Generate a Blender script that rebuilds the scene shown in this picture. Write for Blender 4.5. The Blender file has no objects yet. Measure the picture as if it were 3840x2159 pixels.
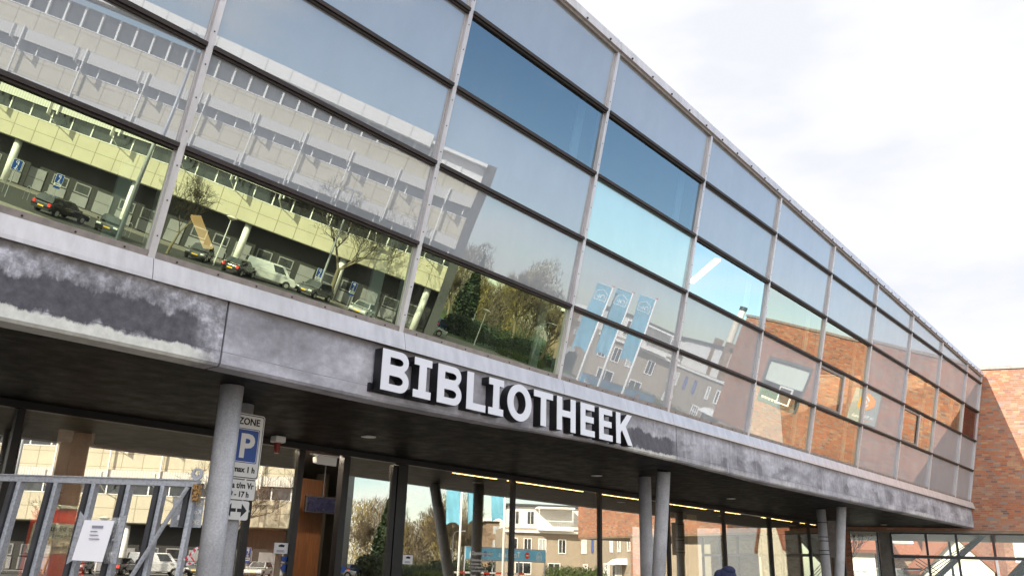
import bpy, bmesh, math, random
from mathutils import Vector, Matrix
R = math.radians
S = bpy.context.scene
COL = S.collection
rnd = random.Random(7)

# ------------------------------------------------------------------ camera
cam_d = bpy.data.cameras.new('camera'); cam = bpy.data.objects.new('camera', cam_d); COL.objects.link(cam)
cam_d.sensor_width = 36.0; cam_d.lens = 36.0 * 3087.3 / 3840.0; cam_d.clip_start = 0.1; cam_d.clip_end = 3000
_r = Vector((0.99955, -0.0096, 0.02834)); _u = Vector((-0.02992, -0.32058, 0.94675)); _f = Vector((0, 0.94717, 0.32073))
cam.matrix_world = Matrix(((_r.x, _u.x, -_f.x, 0), (_r.y, _u.y, -_f.y, 0), (_r.z, _u.z, -_f.z, 1.65), (0, 0, 0, 1)))
S.camera = cam
# ------------------------------------------------------------------ sun, sky, exposure
SUN = Vector((0.648, 0.580, -0.494))            # direction the light travels
sun_d = bpy.data.lights.new('sun', 'SUN'); sun_d.energy = 4.2; sun_d.angle = R(0.5); sun_d.color = (1.0, 0.94, 0.84)
sun = bpy.data.objects.new('sun', sun_d); COL.objects.link(sun)
sun.rotation_euler = SUN.to_track_quat('-Z', 'Y').to_euler(); sun.location = (-30, -30, 40)
W = bpy.data.worlds.new('World'); S.world = W; W.use_nodes = True
def world():
    nt = W.node_tree; nt.nodes.clear(); n = nt.nodes.new; l = nt.links.new
    out = n('ShaderNodeOutputWorld'); bg = n('ShaderNodeBackground'); bg.inputs['Strength'].default_value = 0.10
    sky = n('ShaderNodeTexSky'); sky.sky_type = 'NISHITA'; sky.sun_disc = False
    sky.sun_elevation = R(29.6); sky.sun_rotation = math.atan2(-SUN.x, -SUN.y)
    sky.altitude = 0; sky.air_density = 1.0; sky.dust_density = 0.7; sky.ozone_density = 1.2
    tc = n('ShaderNodeTexCoord')
    dot = n('ShaderNodeVectorMath'); dot.operation = 'DOT_PRODUCT'; dot.inputs[1].default_value = (0.965, 0.12, 0.23)
    l(tc.outputs['Generated'], dot.inputs[0])
    mp = n('ShaderNodeMapping'); mp.inputs['Scale'].default_value = (1.6, 1.6, 4.2); mp.inputs['Rotation'].default_value = (0.25, 0.5, 0.3)
    l(tc.outputs['Generated'], mp.inputs['Vector'])
    ns = n('ShaderNodeTexNoise'); ns.inputs['Scale'].default_value = 1.7; ns.inputs['Detail'].default_value = 7; ns.inputs['Roughness'].default_value = 0.52
    ns.inputs['Distortion'].default_value = 0.3
    l(mp.outputs[0], ns.inputs['Vector'])
    def m(op, a, b, clamp=False):
        x = n('ShaderNodeMath'); x.operation = op; x.use_clamp = clamp
        for k, v in ((0, a), (1, b)):
            if isinstance(v, (int, float)): x.inputs[k].default_value = v
            else: l(v, x.inputs[k])
        return x.outputs[0]
    near = m('MULTIPLY', m('SUBTRACT', 0.90, dot.outputs['Value']), 7.5)      # thin overcast, one blue opening; extended out of view to fill the shaded facade
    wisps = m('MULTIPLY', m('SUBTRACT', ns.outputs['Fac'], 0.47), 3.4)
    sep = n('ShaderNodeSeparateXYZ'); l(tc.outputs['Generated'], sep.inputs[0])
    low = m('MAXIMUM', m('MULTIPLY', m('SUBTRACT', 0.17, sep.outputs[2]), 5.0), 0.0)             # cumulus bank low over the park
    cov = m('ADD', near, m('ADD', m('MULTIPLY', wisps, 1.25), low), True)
    cr = n('ShaderNodeValToRGB'); l(cov, cr.inputs[0])
    e = cr.color_ramp.elements; e[0].position = 0.12; e[0].color = (0, 0, 0, 1); e[1].position = 0.95; e[1].color = (1, 1, 1, 1)
    mx = n('ShaderNodeMix'); mx.data_type = 'RGBA'; l(cr.outputs[0], mx.inputs['Factor'])
    l(sky.outputs[0], mx.inputs[6]); n2 = n('ShaderNodeTexNoise'); n2.inputs['Scale'].default_value = 2.3; n2.inputs['Detail'].default_value = 6; l(mp.outputs[0], n2.inputs['Vector'])
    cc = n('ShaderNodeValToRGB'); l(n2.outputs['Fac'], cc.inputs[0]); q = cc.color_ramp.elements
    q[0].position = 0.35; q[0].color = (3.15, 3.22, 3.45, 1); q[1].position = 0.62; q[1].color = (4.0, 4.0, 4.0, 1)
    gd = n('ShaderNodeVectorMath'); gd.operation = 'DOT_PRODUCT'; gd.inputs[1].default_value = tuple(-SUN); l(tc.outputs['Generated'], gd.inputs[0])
    glow = m('ADD', 1.0, m('MULTIPLY', m('MAXIMUM', m('ADD', gd.outputs['Value'], 0.15), 0.0), 1.5))       # unseen cloud round the sun brightened as added fill for the facade
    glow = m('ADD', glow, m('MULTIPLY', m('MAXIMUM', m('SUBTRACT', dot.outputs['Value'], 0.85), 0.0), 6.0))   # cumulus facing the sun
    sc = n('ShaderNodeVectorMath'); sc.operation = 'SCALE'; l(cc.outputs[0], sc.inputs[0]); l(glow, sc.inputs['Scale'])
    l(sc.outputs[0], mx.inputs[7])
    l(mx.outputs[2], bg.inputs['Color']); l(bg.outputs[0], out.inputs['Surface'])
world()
S.view_settings.view_transform = 'Standard'; S.view_settings.look = 'None'; S.view_settings.exposure = 1.52; S.view_settings.gamma = 1.0
S.view_settings.use_curve_mapping = False
S.render.engine = 'CYCLES'; S.cycles.max_bounces = 10; S.cycles.transparent_max_bounces = 12; S.cycles.glossy_bounces = 5; S.cycles.diffuse_bounces = 3
S.cycles.use_denoising = True; S.cycles.sample_clamp_indirect = 6

# ------------------------------------------------------------------ node helpers
class NT:
    def __init__(s, name):
        s.m = bpy.data.materials.new(name); s.m.use_nodes = True; s.t = s.m.node_tree; s.t.nodes.clear()
        s.out = s.t.nodes.new('ShaderNodeOutputMaterial'); s._co = None
    def n(s, typ, **kw):
        x = s.t.nodes.new('ShaderNode' + typ)
        for k, v in kw.items():
            setattr(x, k, v)
        return x
    def put(s, sock, v):
        if v is None: return
        if hasattr(v, 'is_output'): s.t.links.new(v, sock)
        elif isinstance(v, (tuple, list)) and len(v) == 3 and sock.type == 'RGBA': sock.default_value = (*v, 1)
        else: sock.default_value = v
    def math(s, op, a, b=None, clamp=False):
        x = s.n('Math', operation=op, use_clamp=clamp); s.put(x.inputs[0], a)
        if b is not None: s.put(x.inputs[1], b)
        return x.outputs[0]
    def co(s):
        if s._co is None: s._co = s.n('TexCoord').outputs['Object']
        return s._co
    def xyz(s):
        x = s.n('SeparateXYZ'); s.put(x.inputs[0], s.co()); return x.outputs
    def comb(s, a, b, c):
        x = s.n('CombineXYZ')
        for i, v in enumerate((a, b, c)): s.put(x.inputs[i], v)
        return x.outputs[0]
    def map(s, scale=(1, 1, 1), loc=(0, 0, 0), rot=(0, 0, 0), vec=None):
        x = s.n('Mapping'); s.put(x.inputs['Vector'], vec if vec is not None else s.co())
        x.inputs['Scale'].default_value = scale; x.inputs['Location'].default_value = loc; x.inputs['Rotation'].default_value = rot
        return x.outputs[0]
    def noise(s, scale, detail=4, rough=0.55, vec=None, dist=0.0):
        x = s.n('TexNoise'); s.put(x.inputs['Vector'], vec if vec is not None else s.co())
        x.inputs['Scale'].default_value = scale; x.inputs['Detail'].default_value = detail; x.inputs['Roughness'].default_value = rough; x.inputs['Distortion'].default_value = dist
        return x.outputs['Fac']
    def ramp(s, fac, stops, interp='LINEAR'):
        x = s.n('ValToRGB'); s.put(x.inputs[0], fac); cr = x.color_ramp; cr.interpolation = interp
        while len(cr.elements) < len(stops): cr.elements.new(0.5)
        for e, (p, c) in zip(cr.elements, stops):
            e.position = p
            if isinstance(c, (int, float)): c = (c, c, c)
            e.color = (*c, 1)
        return x.outputs[0]
    def mix(s, f, a, b, blend='MIX'):
        x = s.n('Mix', data_type='RGBA', blend_type=blend); s.put(x.inputs[0], f); s.put(x.inputs[6], a); s.put(x.inputs[7], b)
        return x.outputs[2]
    def bump(s, h, strength=0.3, dist=0.02):
        x = s.n('Bump'); x.inputs['Strength'].default_value = strength; x.inputs['Distance'].default_value = dist; s.put(x.inputs['Height'], h)
        return x.outputs[0]
    def pbr(s, color, rough=0.6, metal=0.0, normal=None, spec=0.5, emit=None, estr=0, coat=0, alpha=None):
        x = s.n('BsdfPrincipled'); s.put(x.inputs['Base Color'], color); s.put(x.inputs['Roughness'], rough); s.put(x.inputs['Metallic'], metal)
        s.put(x.inputs['Specular IOR Level'], spec)
        if normal is not None: s.put(x.inputs['Normal'], normal)
        if emit is not None: s.put(x.inputs['Emission Color'], emit); x.inputs['Emission Strength'].default_value = estr
        x.inputs['Coat Weight'].default_value = coat
        s.t.links.new(x.outputs[0], s.out.inputs[0]); return s.m

def flat(name, col, rough=0.6, metal=0.0, var=0.12, vscale=3.0, spec=0.4, coat=0.0):
    t = NT(name); nz = t.noise(vscale, 5)
    c = t.ramp(nz, [(0.25, tuple(x * (1 - var) for x in col)), (0.75, tuple(min(1, x * (1 + var)) for x in col))])
    return t.pbr(c, rough, metal, spec=spec, coat=coat)
def lamp_mat(name, col, st):
    t = NT(name); return t.pbr(tuple(c * 0.5 for c in col), 0.5, emit=col, estr=st)

def glass_mat(name, kind, tint, refl, back=(0.4, 0.4, 0.4), wave=1.0, rough=0.0, grime=1.0):
    """kind 'clear': mirror + see-through; 'frit': mirror + pale printed backing"""
    t = NT(name)
    nz = t.noise(0.42, 1, 0.3, vec=t.map((1, 1, 1), (3.1, 1.7, 0.4)))
    bm = t.bump(nz, 1.0, 0.0009 * wave)
    g = t.n('BsdfGlossy'); t.put(g.inputs['Color'], tint); g.inputs['Roughness'].default_value = rough; t.put(g.inputs['Normal'], bm)
    lw = t.n('LayerWeight'); lw.inputs['Blend'].default_value = 0.5
    f5 = t.math('POWER', lw.outputs['Facing'], 5.0)
    fac = t.math('ADD', t.math('MULTIPLY', f5, (1 - refl) if kind == 'clear' else 0.30), refl, True)
    if kind == 'clear':
        b = t.n('BsdfTransparent'); t.put(b.inputs['Color'], back)
    else:
        b = t.n('BsdfDiffuse'); d = t.noise(1.3, 6, 0.6, vec=t.map((1, 1, 0.5)))
        sp = t.noise(26, 3, 0.7)
        c = t.mix(t.ramp(d, [(0.35, 0.0), (0.7, 1.0)]), tuple(x * 0.93 for x in back), tuple(x * 1.05 for x in back))
        c = t.mix(t.ramp(sp, [(0.66, 0.0), (0.75, 0.18)]), c, (0.62, 0.6, 0.55)); t.put(b.inputs['Color'], c)
    dirt = t.n('BsdfDiffuse'); dirt.inputs['Color'].default_value = (0.42, 0.42, 0.40, 1)
    dn = t.noise(2.2, 7, 0.65, vec=t.map((1, 1, 0.35)))
    dm = t.ramp(dn, [(0.52, 0.015 * grime), (0.8, 0.10 * grime)])
    m1 = t.n('MixShader'); t.put(m1.inputs[0], fac); t.t.links.new(b.outputs[0], m1.inputs[1]); t.t.links.new(g.outputs[0], m1.inputs[2])
    m2 = t.n('MixShader'); t.put(m2.inputs[0], dm); t.t.links.new(m1.outputs[0], m2.inputs[1]); t.t.links.new(dirt.outputs[0], m2.inputs[2])
    t.t.links.new(m2.outputs[0], t.out.inputs[0]); return t.m

def brick_mat(name, cols, mortar=(0.23, 0.185, 0.155), ch=0.082, bl=0.24, joint=0.16):
    t = NT(name); x, y, z = t.xyz()
    u = t.math('ADD', x, y); row = t.math('FLOOR', t.math('DIVIDE', z, ch))
    wn = t.n('TexWhiteNoise', noise_dimensions='1D'); t.put(wn.inputs['W'], row)
    us = t.math('ADD', t.math('DIVIDE', u, bl), t.math('MULTIPLY', wn.outputs['Value'], 7.0))
    colx = t.math('FLOOR', us)
    w2 = t.n('TexWhiteNoise', noise_dimensions='2D'); t.put(w2.inputs['Vector'], t.comb(colx, row, 0.0))
    c = t.ramp(w2.outputs['Value'], cols)
    n1 = t.noise(24, 4); c = t.mix(0.35, c, t.mix(1.0, c, t.ramp(n1, [(0.3, 0.45), (0.7, 1.25)]), 'MULTIPLY'))
    n2 = t.noise(0.35, 3); c = t.mix(1.0, c, t.ramp(n2, [(0.35, 0.8), (0.65, 1.1)]), 'MULTIPLY')
    fz = t.math('FRACT', t.math('DIVIDE', z, ch)); fu = t.math('FRACT', us)
    jz = t.math('LESS_THAN', fz, joint); ju = t.math('LESS_THAN', fu, joint * ch / bl)
    j = t.math('MAXIMUM', jz, ju)
    c = t.mix(j, c, mortar)
    return t.pbr(c, 0.85, normal=t.bump(t.math('SUBTRACT', 1.0, j), 0.6, 0.008), spec=0.2)

M = {}
M['frit'] = glass_mat('frit_glass', 'frit', (0.86, 0.90, 0.97), 0.195, (0.282, 0.302, 0.322), 1.3)
M['frit_warm'] = glass_mat('frit_glass_warm', 'frit', (0.90, 0.91, 0.96), 0.20, (0.31, 0.322, 0.342), 1.0)
M['frit_aqua'] = glass_mat('frit_glass_aqua', 'frit', (0.88, 0.98, 0.98), 0.28, (0.30, 0.47, 0.50), 0.8)
M['clear'] = glass_mat('clear_green_glass', 'clear', (0.80, 0.93, 0.62), 0.50, (0.50, 0.62, 0.55), 1.0)
M['clear_warm'] = glass_mat('clear_warm_glass', 'clear', (0.97, 0.92, 0.78), 0.38, (0.5, 0.6, 0.5), 1.0)
M['clear_blue'] = glass_mat('clear_blue_glass', 'clear', (0.40, 0.48, 0.52), 0.46, (0.30, 0.45, 0.55), 0.8)
M['clear_sky'] = glass_mat('clear_sky_glass', 'clear', (0.74, 0.88, 0.92), 0.52, (0.4, 0.6, 0.65), 0.8)
M['brown_glass'] = glass_mat('brown_glass', 'clear', (0.6, 0.4, 0.35), 0.30, (0.35, 0.22, 0.18), 0.8)
M['shop'] = glass_mat('shop_glass', 'clear', (1.0, 0.97, 0.88), 0.40, (0.90, 0.90, 0.86), 0.6, grime=0.25)
M['lobby'] = glass_mat('lobby_glass', 'clear', (0.95, 1.0, 0.97), 0.025, (0.86, 0.90, 0.88), 0.5, grime=0.04)
def alu():
    t = NT('aluminium'); st = t.noise(1.0, 6, 0.6, vec=t.map((6, 6, 0.7))); sp = t.noise(38, 4, 0.7)
    c = t.ramp(st, [(0.3, (0.49, 0.47, 0.475)), (0.7, (0.65, 0.625, 0.635))])
    c = t.mix(t.ramp(sp, [(0.60, 0.0), (0.74, 0.35)]), c, (0.30, 0.27, 0.25)); return t.pbr(c, 0.42, 0.35)
M['alu'] = alu()
M['alu_brown'] = flat('aluminium_grimy', (0.26, 0.225, 0.205), 0.55, 0.2, 0.25, 9)
def transom():
    t = NT('transom_brown'); a = t.noise(1, 7, 0.7, vec=t.map((5, 40, 40))); b = t.noise(1.7, 5)
    c = t.ramp(a, [(0.3, (0.014, 0.010, 0.009)), (0.62, (0.038, 0.026, 0.023)), (0.85, (0.085, 0.066, 0.06))])
    c = t.mix(t.ramp(b, [(0.5, 0.0), (0.8, 0.4)]), c, (0.07, 0.053, 0.047)); return t.pbr(c, 0.6, 0.0, normal=t.bump(a, 0.4, 0.01))
M['transom'] = transom()
M['black'] = flat('black_metal', (0.012, 0.011, 0.012), 0.45, 0.0, 0.2)
M['black_frame'] = flat('black_frame', (0.022, 0.020, 0.020), 0.35, 0.3, 0.2)
M['white_acrylic'] = flat('white_acrylic', (0.66, 0.655, 0.70), 0.25, 0, 0.04, 1.2, spec=0.5)
M['letter_side'] = flat('letter_side', (0.012, 0.012, 0.016), 0.4, 0, 0.3, 6)
def fascia():
    t = NT('fascia_concrete'); x, y, z = t.xyz()
    n1 = t.noise(1.0, 9, 0.62, vec=t.map((0.9, 0.9, 1.7))); n2 = t.noise(1.0, 7, 0.6, vec=t.map((5, 5, 0.9), (4, 0, 2))); n3 = t.noise(9, 6, 0.65)
    n4 = t.noise(1.0, 3, 0.5, vec=t.map((0.35, 0.35, 0.3), (1.3, 0, 0)))
    fine = t.noise(60, 4, 0.7)
    c = t.ramp(n1, [(0.28, (0.20, 0.197, 0.218)), (0.5, (0.345, 0.34, 0.375)), (0.72, (0.55, 0.54, 0.60))])
    c = t.mix(t.math('ADD', 0.22, t.math('MULTIPLY', t.math('LESS_THAN', x, -16.9), 0.65)), c, t.mix(1.0, c, t.ramp(n3, [(0.34, 0.35), (0.52, 0.9), (0.66, 1.6)]), 'MULTIPLY'))
    big = t.noise(1.0, 5, 0.55, vec=t.map((0.55, 0.55, 1.1), (7, 0, 3)), dist=1.2); c = t.mix(0.8, c, t.mix(1.0, c, t.ramp(big, [(0.32, 0.62), (0.62, 1.18)]), 'MULTIPLY'))
    st = t.noise(1.0, 6, 0.6, vec=t.map((7, 7, 0.6), (2, 0, 5)), dist=0.4); c = t.mix(t.math('MULTIPLY', t.ramp(st, [(0.55, 0.0), (0.72, 0.55)]), t.math('GREATER_THAN', x, -10.0)), c, (0.58, 0.57, 0.63))
    # dark washed-out patches in a band along the middle, as on the photograph's panels
    fine2 = t.noise(16, 6, 0.7, vec=t.map((1, 1, 0.5)))
    zz = t.math('ADD', t.math('ADD', z, t.math('ADD', t.math('MULTIPLY', t.math('SUBTRACT', n2, 0.5), 0.38), t.math('MULTIPLY', t.math('SUBTRACT', n1, 0.5), 0.30))), t.math('MULTIPLY', t.math('SUBTRACT', fine2, 0.5), 0.10))
    band = t.math('MULTIPLY', t.math('SUBTRACT', 1.0, t.math('MULTIPLY', t.math('ABSOLUTE', t.math('SUBTRACT', zz, t.math('ADD', 3.93, t.math('MULTIPLY', t.math('LESS_THAN', x, -16.9), 0.02)))), 5.2)), 4.5, True)
    lft = t.math('MULTIPLY', t.math('SUBTRACT', -16.95, x), 3.0, True)
    mid = t.math('MULTIPLY', t.math('SUBTRACT', 1.0, t.math('ABSOLUTE', t.math('MULTIPLY', t.math('ADD', x, 7.9), 0.95))), 3.0, True)
    rgt = t.math('MULTIPLY', t.math('GREATER_THAN', x, -7.0), t.ramp(t.noise(1, 7, 0.6, vec=t.map((0.9, 0.9, 1.6), (9, 0, 0)), dist=0.8), [(0.47, 0.0), (0.66, 0.75)]))
    sp2 = t.noise(1.0, 5, 0.7, vec=t.map((14, 14, 5), (3, 1, 8))); c = t.mix(t.math('MULTIPLY', t.ramp(sp2, [(0.64, 0.0), (0.70, 0.6)]), t.math('ADD', 0.25, t.math('MULTIPLY', t.math('LESS_THAN', x, -16.9), 0.75))), c, (0.62, 0.61, 0.64))
    amt = t.math('MULTIPLY', band, t.math('MAXIMUM', t.math('MAXIMUM', lft, mid), rgt))
    dk = t.ramp(n3, [(0.3, (0.060, 0.058, 0.070)), (0.7, (0.100, 0.096, 0.110))])
    c = t.mix(t.math('MULTIPLY', amt, 0.93), c, dk)
    # pale lime bloom on the lowest strip of the left and letter panels
    edge = t.math('ADD', 3.80, t.math('MULTIPLY', t.math('SUBTRACT', t.noise(1, 6, 0.7, vec=t.map((4.5, 4.5, 2))), 0.5), 0.20))
    low = t.math('MULTIPLY', t.math('SUBTRACT', edge, z), 38.0, True)
    lowm = t.math('MULTIPLY', low, t.math('MAXIMUM', lft, t.math('MAXIMUM', t.math('MULTIPLY', mid, 0.7), t.math('MULTIPLY', rgt, 0.6))))
    c = t.mix(lowm, c, t.ramp(n3, [(0.3, (0.52, 0.52, 0.48)), (0.7, (0.74, 0.73, 0.68))]))
    # brown run-off beneath the flashing
    top = t.math('MULTIPLY', t.math('SUBTRACT', z, t.math('ADD', 4.27, t.math('MULTIPLY', t.math('SUBTRACT', n3, 0.5), 0.12))), 11.0, True)
    c = t.mix(t.math('MULTIPLY', top, 0.6), c, (0.14, 0.12, 0.10))
    seam = t.math('LESS_THAN', t.math('ABSOLUTE', t.math('SUBTRACT', z, t.math('ADD', 3.80, t.math('MULTIPLY', t.noise(0.6, 2), 0.03)))), 0.004)
    c = t.mix(t.math('MULTIPLY', seam, t.ramp(n3, [(0.4, 0.2), (0.6, 0.8)])), c, (0.07, 0.07, 0.075))
    c = t.mix(t.ramp(fine, [(0.68, 0.0), (0.74, 0.5)]), c, (0.10, 0.10, 0.10))
    return t.pbr(c, 0.78, normal=t.bump(n3, 0.25, 0.012), spec=0.3)
M['fascia'] = fascia()
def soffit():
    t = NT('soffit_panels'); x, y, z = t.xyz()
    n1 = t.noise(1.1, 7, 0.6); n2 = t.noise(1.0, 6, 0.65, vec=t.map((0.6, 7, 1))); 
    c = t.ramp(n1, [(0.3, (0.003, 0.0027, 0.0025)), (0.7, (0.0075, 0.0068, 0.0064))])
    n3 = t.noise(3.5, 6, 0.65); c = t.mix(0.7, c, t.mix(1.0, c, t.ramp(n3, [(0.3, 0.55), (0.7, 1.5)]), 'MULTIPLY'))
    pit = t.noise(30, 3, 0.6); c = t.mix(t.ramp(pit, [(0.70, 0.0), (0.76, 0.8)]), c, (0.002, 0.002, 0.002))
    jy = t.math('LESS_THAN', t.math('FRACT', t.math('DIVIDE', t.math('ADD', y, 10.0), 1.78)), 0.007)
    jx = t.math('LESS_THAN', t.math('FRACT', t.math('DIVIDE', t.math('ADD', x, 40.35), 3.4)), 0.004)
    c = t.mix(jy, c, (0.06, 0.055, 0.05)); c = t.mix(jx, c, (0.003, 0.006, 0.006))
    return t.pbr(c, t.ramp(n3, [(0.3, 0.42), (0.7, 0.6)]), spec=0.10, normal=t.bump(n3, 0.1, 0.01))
M['soffit'] = soffit()
def concrete(name, a, b, sp=0.3):
    t = NT(name); n1 = t.noise(2.0, 7, 0.6); n2 = t.noise(45, 5, 0.7); n3 = t.noise(1, 5, 0.6, vec=t.map((9, 9, 1.2)))
    c = t.mix(t.ramp(n1, [(0.3, 0.0), (0.7, 1.0)]), a, b)
    c = t.mix(0.6, c, t.mix(1.0, c, t.ramp(n2, [(0.3, 0.6), (0.65, 1.25)]), 'MULTIPLY'))
    c = t.mix(0.4, c, t.mix(1.0, c, t.ramp(n3, [(0.3, 0.7), (0.7, 1.2)]), 'MULTIPLY'))
    return t.pbr(c, 0.75, normal=t.bump(n2, 0.3, 0.006), spec=sp)
M['column'] = concrete('column_concrete', (0.36, 0.362, 0.38), (0.52, 0.522, 0.545))
M['agg'] = concrete('exposed_aggregate', (0.10, 0.095, 0.085), (0.19, 0.18, 0.16))
M['brick'] = brick_mat('orange_brick', [(0.0, (0.19, 0.115, 0.09)), (0.05, (0.24, 0.12, 0.085)), (0.14, (0.34, 0.125, 0.065)), (0.42, (0.39, 0.16, 0.085)), (0.6, (0.31, 0.14, 0.09)), (0.76, (0.41, 0.235, 0.135)), (0.9, (0.30, 0.165, 0.115)), (1.0, (0.25, 0.21, 0.185))])
M['brick_brown'] = brick_mat('brown_brick', [(0.0, (0.20, 0.125, 0.08)), (0.5, (0.29, 0.195, 0.125)), (1.0, (0.35, 0.25, 0.17))], (0.26, 0.22, 0.17), 0.07, 0.22)
M['brick_red'] = brick_mat('red_brick', [(0.0, (0.22, 0.09, 0.06)), (0.5, (0.33, 0.13, 0.08)), (1.0, (0.42, 0.18, 0.11))], (0.3, 0.26, 0.2), 0.07, 0.22)
def panelled(name, a, b, dx, dz, x0, z0, line=(0.26, 0.225, 0.15)):
    t = NT(name); x, y, z = t.xyz(); n1 = t.noise(0.5, 4)
    c = t.mix(t.ramp(n1, [(0.35, 0.0), (0.65, 1.0)]), a, b)
    lx = t.math('LESS_THAN', t.math('FRACT', t.math('DIVIDE', t.math('SUBTRACT', x, x0), dx)), 0.045)
    lz = t.math('LESS_THAN', t.math('FRACT', t.math('DIVIDE', t.math('SUBTRACT', z, z0), dz)), 0.05)
    return t.pbr(t.mix(t.math('MAXIMUM', lx, lz), c, line), 0.5, spec=0.4)
M['beige'] = panelled('beige_panels', (0.44, 0.40, 0.30), (0.49, 0.445, 0.335), 2.05, 1.36, -200, 4.78)
def ribbed():
    t = NT('ribbed_sunscreen'); x, y, z = t.xyz()
    f = t.math('FRACT', t.math('DIVIDE', x, 0.26)); c = t.ramp(f, [(0.0, (0.36, 0.35, 0.33)), (0.45, (0.60, 0.585, 0.54)), (1.0, (0.42, 0.41, 0.38))])
    return t.pbr(c, 0.5)
M['ribbed'] = ribbed()
M['white'] = flat('white_paint', (0.78, 0.77, 0.74), 0.5, 0, 0.05)
M['cream'] = flat('cream_render', (0.70, 0.64, 0.50), 0.7, 0, 0.06)
M['stucco'] = flat('brown_stucco', (0.33, 0.275, 0.21), 0.85, 0, 0.12, 1.5)
def siding():
    t = NT('white_siding'); x, y, z = t.xyz(); f = t.math('FRACT', t.math('DIVIDE', z, 0.19))
    c = t.ramp(f, [(0.0, (0.42, 0.42, 0.41)), (0.12, (0.74, 0.73, 0.70)), (1.0, (0.78, 0.77, 0.74))]); return t.pbr(c, 0.6)
M['siding'] = siding()
M['grey_panel'] = flat('grey_panel', (0.22, 0.215, 0.23), 0.5, 0, 0.1, 1.0)
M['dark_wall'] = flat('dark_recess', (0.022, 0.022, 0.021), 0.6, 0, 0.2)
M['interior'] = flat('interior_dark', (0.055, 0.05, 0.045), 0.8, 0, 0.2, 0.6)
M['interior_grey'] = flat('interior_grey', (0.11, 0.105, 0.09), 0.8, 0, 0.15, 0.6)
def wood():
    t = NT('brown_wood_panel'); a = t.noise(1, 7, 0.65, vec=t.map((22, 22, 1.6)), dist=1.2); x, y, z = t.xyz()
    c = t.ramp(a, [(0.3, (0.045, 0.014, 0.004)), (0.55, (0.095, 0.033, 0.009)), (0.75, (0.14, 0.055, 0.016))]); return t.pbr(c, 0.45)
M['wood'] = wood()
def windowglass():
    t = NT('window_glass'); n1 = t.noise(0.8, 3)
    return t.pbr(t.ramp(n1, [(0.3, (0.015, 0.018, 0.02)), (0.7, (0.05, 0.055, 0.06))]), 0.05, spec=0.9)
M['pane'] = windowglass()
M['curtain_pane'] = flat('curtained_window', (0.42, 0.43, 0.42), 0.15, 0, 0.35, 5, spec=0.8)
def galv():
    t = NT('galvanised_steel'); v = t.n('TexVoronoi'); v.inputs['Scale'].default_value = 70; t.put(v.inputs['Vector'], t.co()); n1 = t.noise(3, 6)
    c = t.mix(t.ramp(v.outputs['Distance'], [(0.1, 0.0), (0.6, 1.0)]), (0.24, 0.255, 0.28), (0.36, 0.38, 0.41))
    c = t.mix(t.ramp(n1, [(0.52, 0.0), (0.75, 0.5)]), c, (0.2, 0.2, 0.21)); return t.pbr(c, 0.5, 0.4)
M['galv'] = galv()
M['rubber'] = flat('black_rubber', (0.03, 0.03, 0.034), 0.7, 0, 0.35, 14)
M['sign_white'] = flat('sign_white', (0.74, 0.73, 0.71), 0.4, 0, 0.05, 4)
M['sign_blue'] = flat('sign_blue', (0.012, 0.065, 0.30), 0.35, 0, 0.1, 3)
M['ink'] = flat('black_print', (0.012, 0.012, 0.014), 0.5, 0, 0.1)
M['paper'] = flat('white_paper', (0.80, 0.80, 0.84), 0.5, 0, 0.04, 5)
M['sleeve'] = None
def sleeve():
    t = NT('plastic_sleeve'); nz = t.noise(12, 6, 0.7, dist=2.0); g = t.n('BsdfGlossy'); g.inputs['Roughness'].default_value = 0.15; t.put(g.inputs['Normal'], t.bump(nz, 1.0, 0.02))
    b = t.n('BsdfTransparent'); b.inputs['Color'].default_value = (0.9, 0.9, 0.93, 1); m1 = t.n('MixShader'); t.put(m1.inputs[0], t.ramp(nz, [(0.35, 0.06), (0.7, 0.5)]))
    t.t.links.new(b.outputs[0], m1.inputs[1]); t.t.links.new(g.outputs[0], m1.inputs[2]); t.t.links.new(m1.outputs[0], t.out.inputs[0]); return t.m
M['sleeve'] = sleeve()
M['red'] = flat('red_print', (0.62, 0.045, 0.022), 0.5, 0, 0.1)
M['pale_green'] = flat('pale_green_print', (0.55, 0.64, 0.57), 0.5, 0, 0.05)
M['pale_sand'] = flat('pale_sand_print', (0.62, 0.58, 0.46), 0.5, 0, 0.05)
M['flagblue'] = flat('light_blue_cloth', (0.12, 0.33, 0.44), 0.7, 0, 0.12, 2.0)
M['orange'] = flat('orange_print', (0.85, 0.33, 0.03), 0.5, 0, 0.05)
M['bannergrey'] = flat('grey_green_board', (0.30, 0.33, 0.30), 0.5, 0, 0.06)
M['navy'] = flat('navy_cloth', (0.010, 0.014, 0.045), 0.85, 0, 0.3, 20)
M['denim'] = flat('denim', (0.035, 0.05, 0.09), 0.85, 0, 0.25, 20)
M['skin'] = flat('skin', (0.45, 0.27, 0.2), 0.6, 0, 0.06)
M['hair'] = flat('brown_hair', (0.05, 0.03, 0.02), 0.6, 0, 0.3, 30)
M['shoe'] = flat('shoe_leather', (0.02, 0.018, 0.016), 0.5)
M['tyre'] = flat('tyre_rubber', (0.02, 0.02, 0.02), 0.8)
M['rim'] = flat('alloy_rim', (0.5, 0.5, 0.5), 0.35, 0.7)
M['plate'] = flat('yellow_plate', (0.75, 0.45, 0.03), 0.4)
M['lamp_red'] = lamp_mat('tail_lamp', (1.0, 0.03, 0.02), 0.25)
M['lamp_white'] = flat('head_lamp', (0.75, 0.75, 0.75), 0.1, 0, 0.02)
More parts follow.
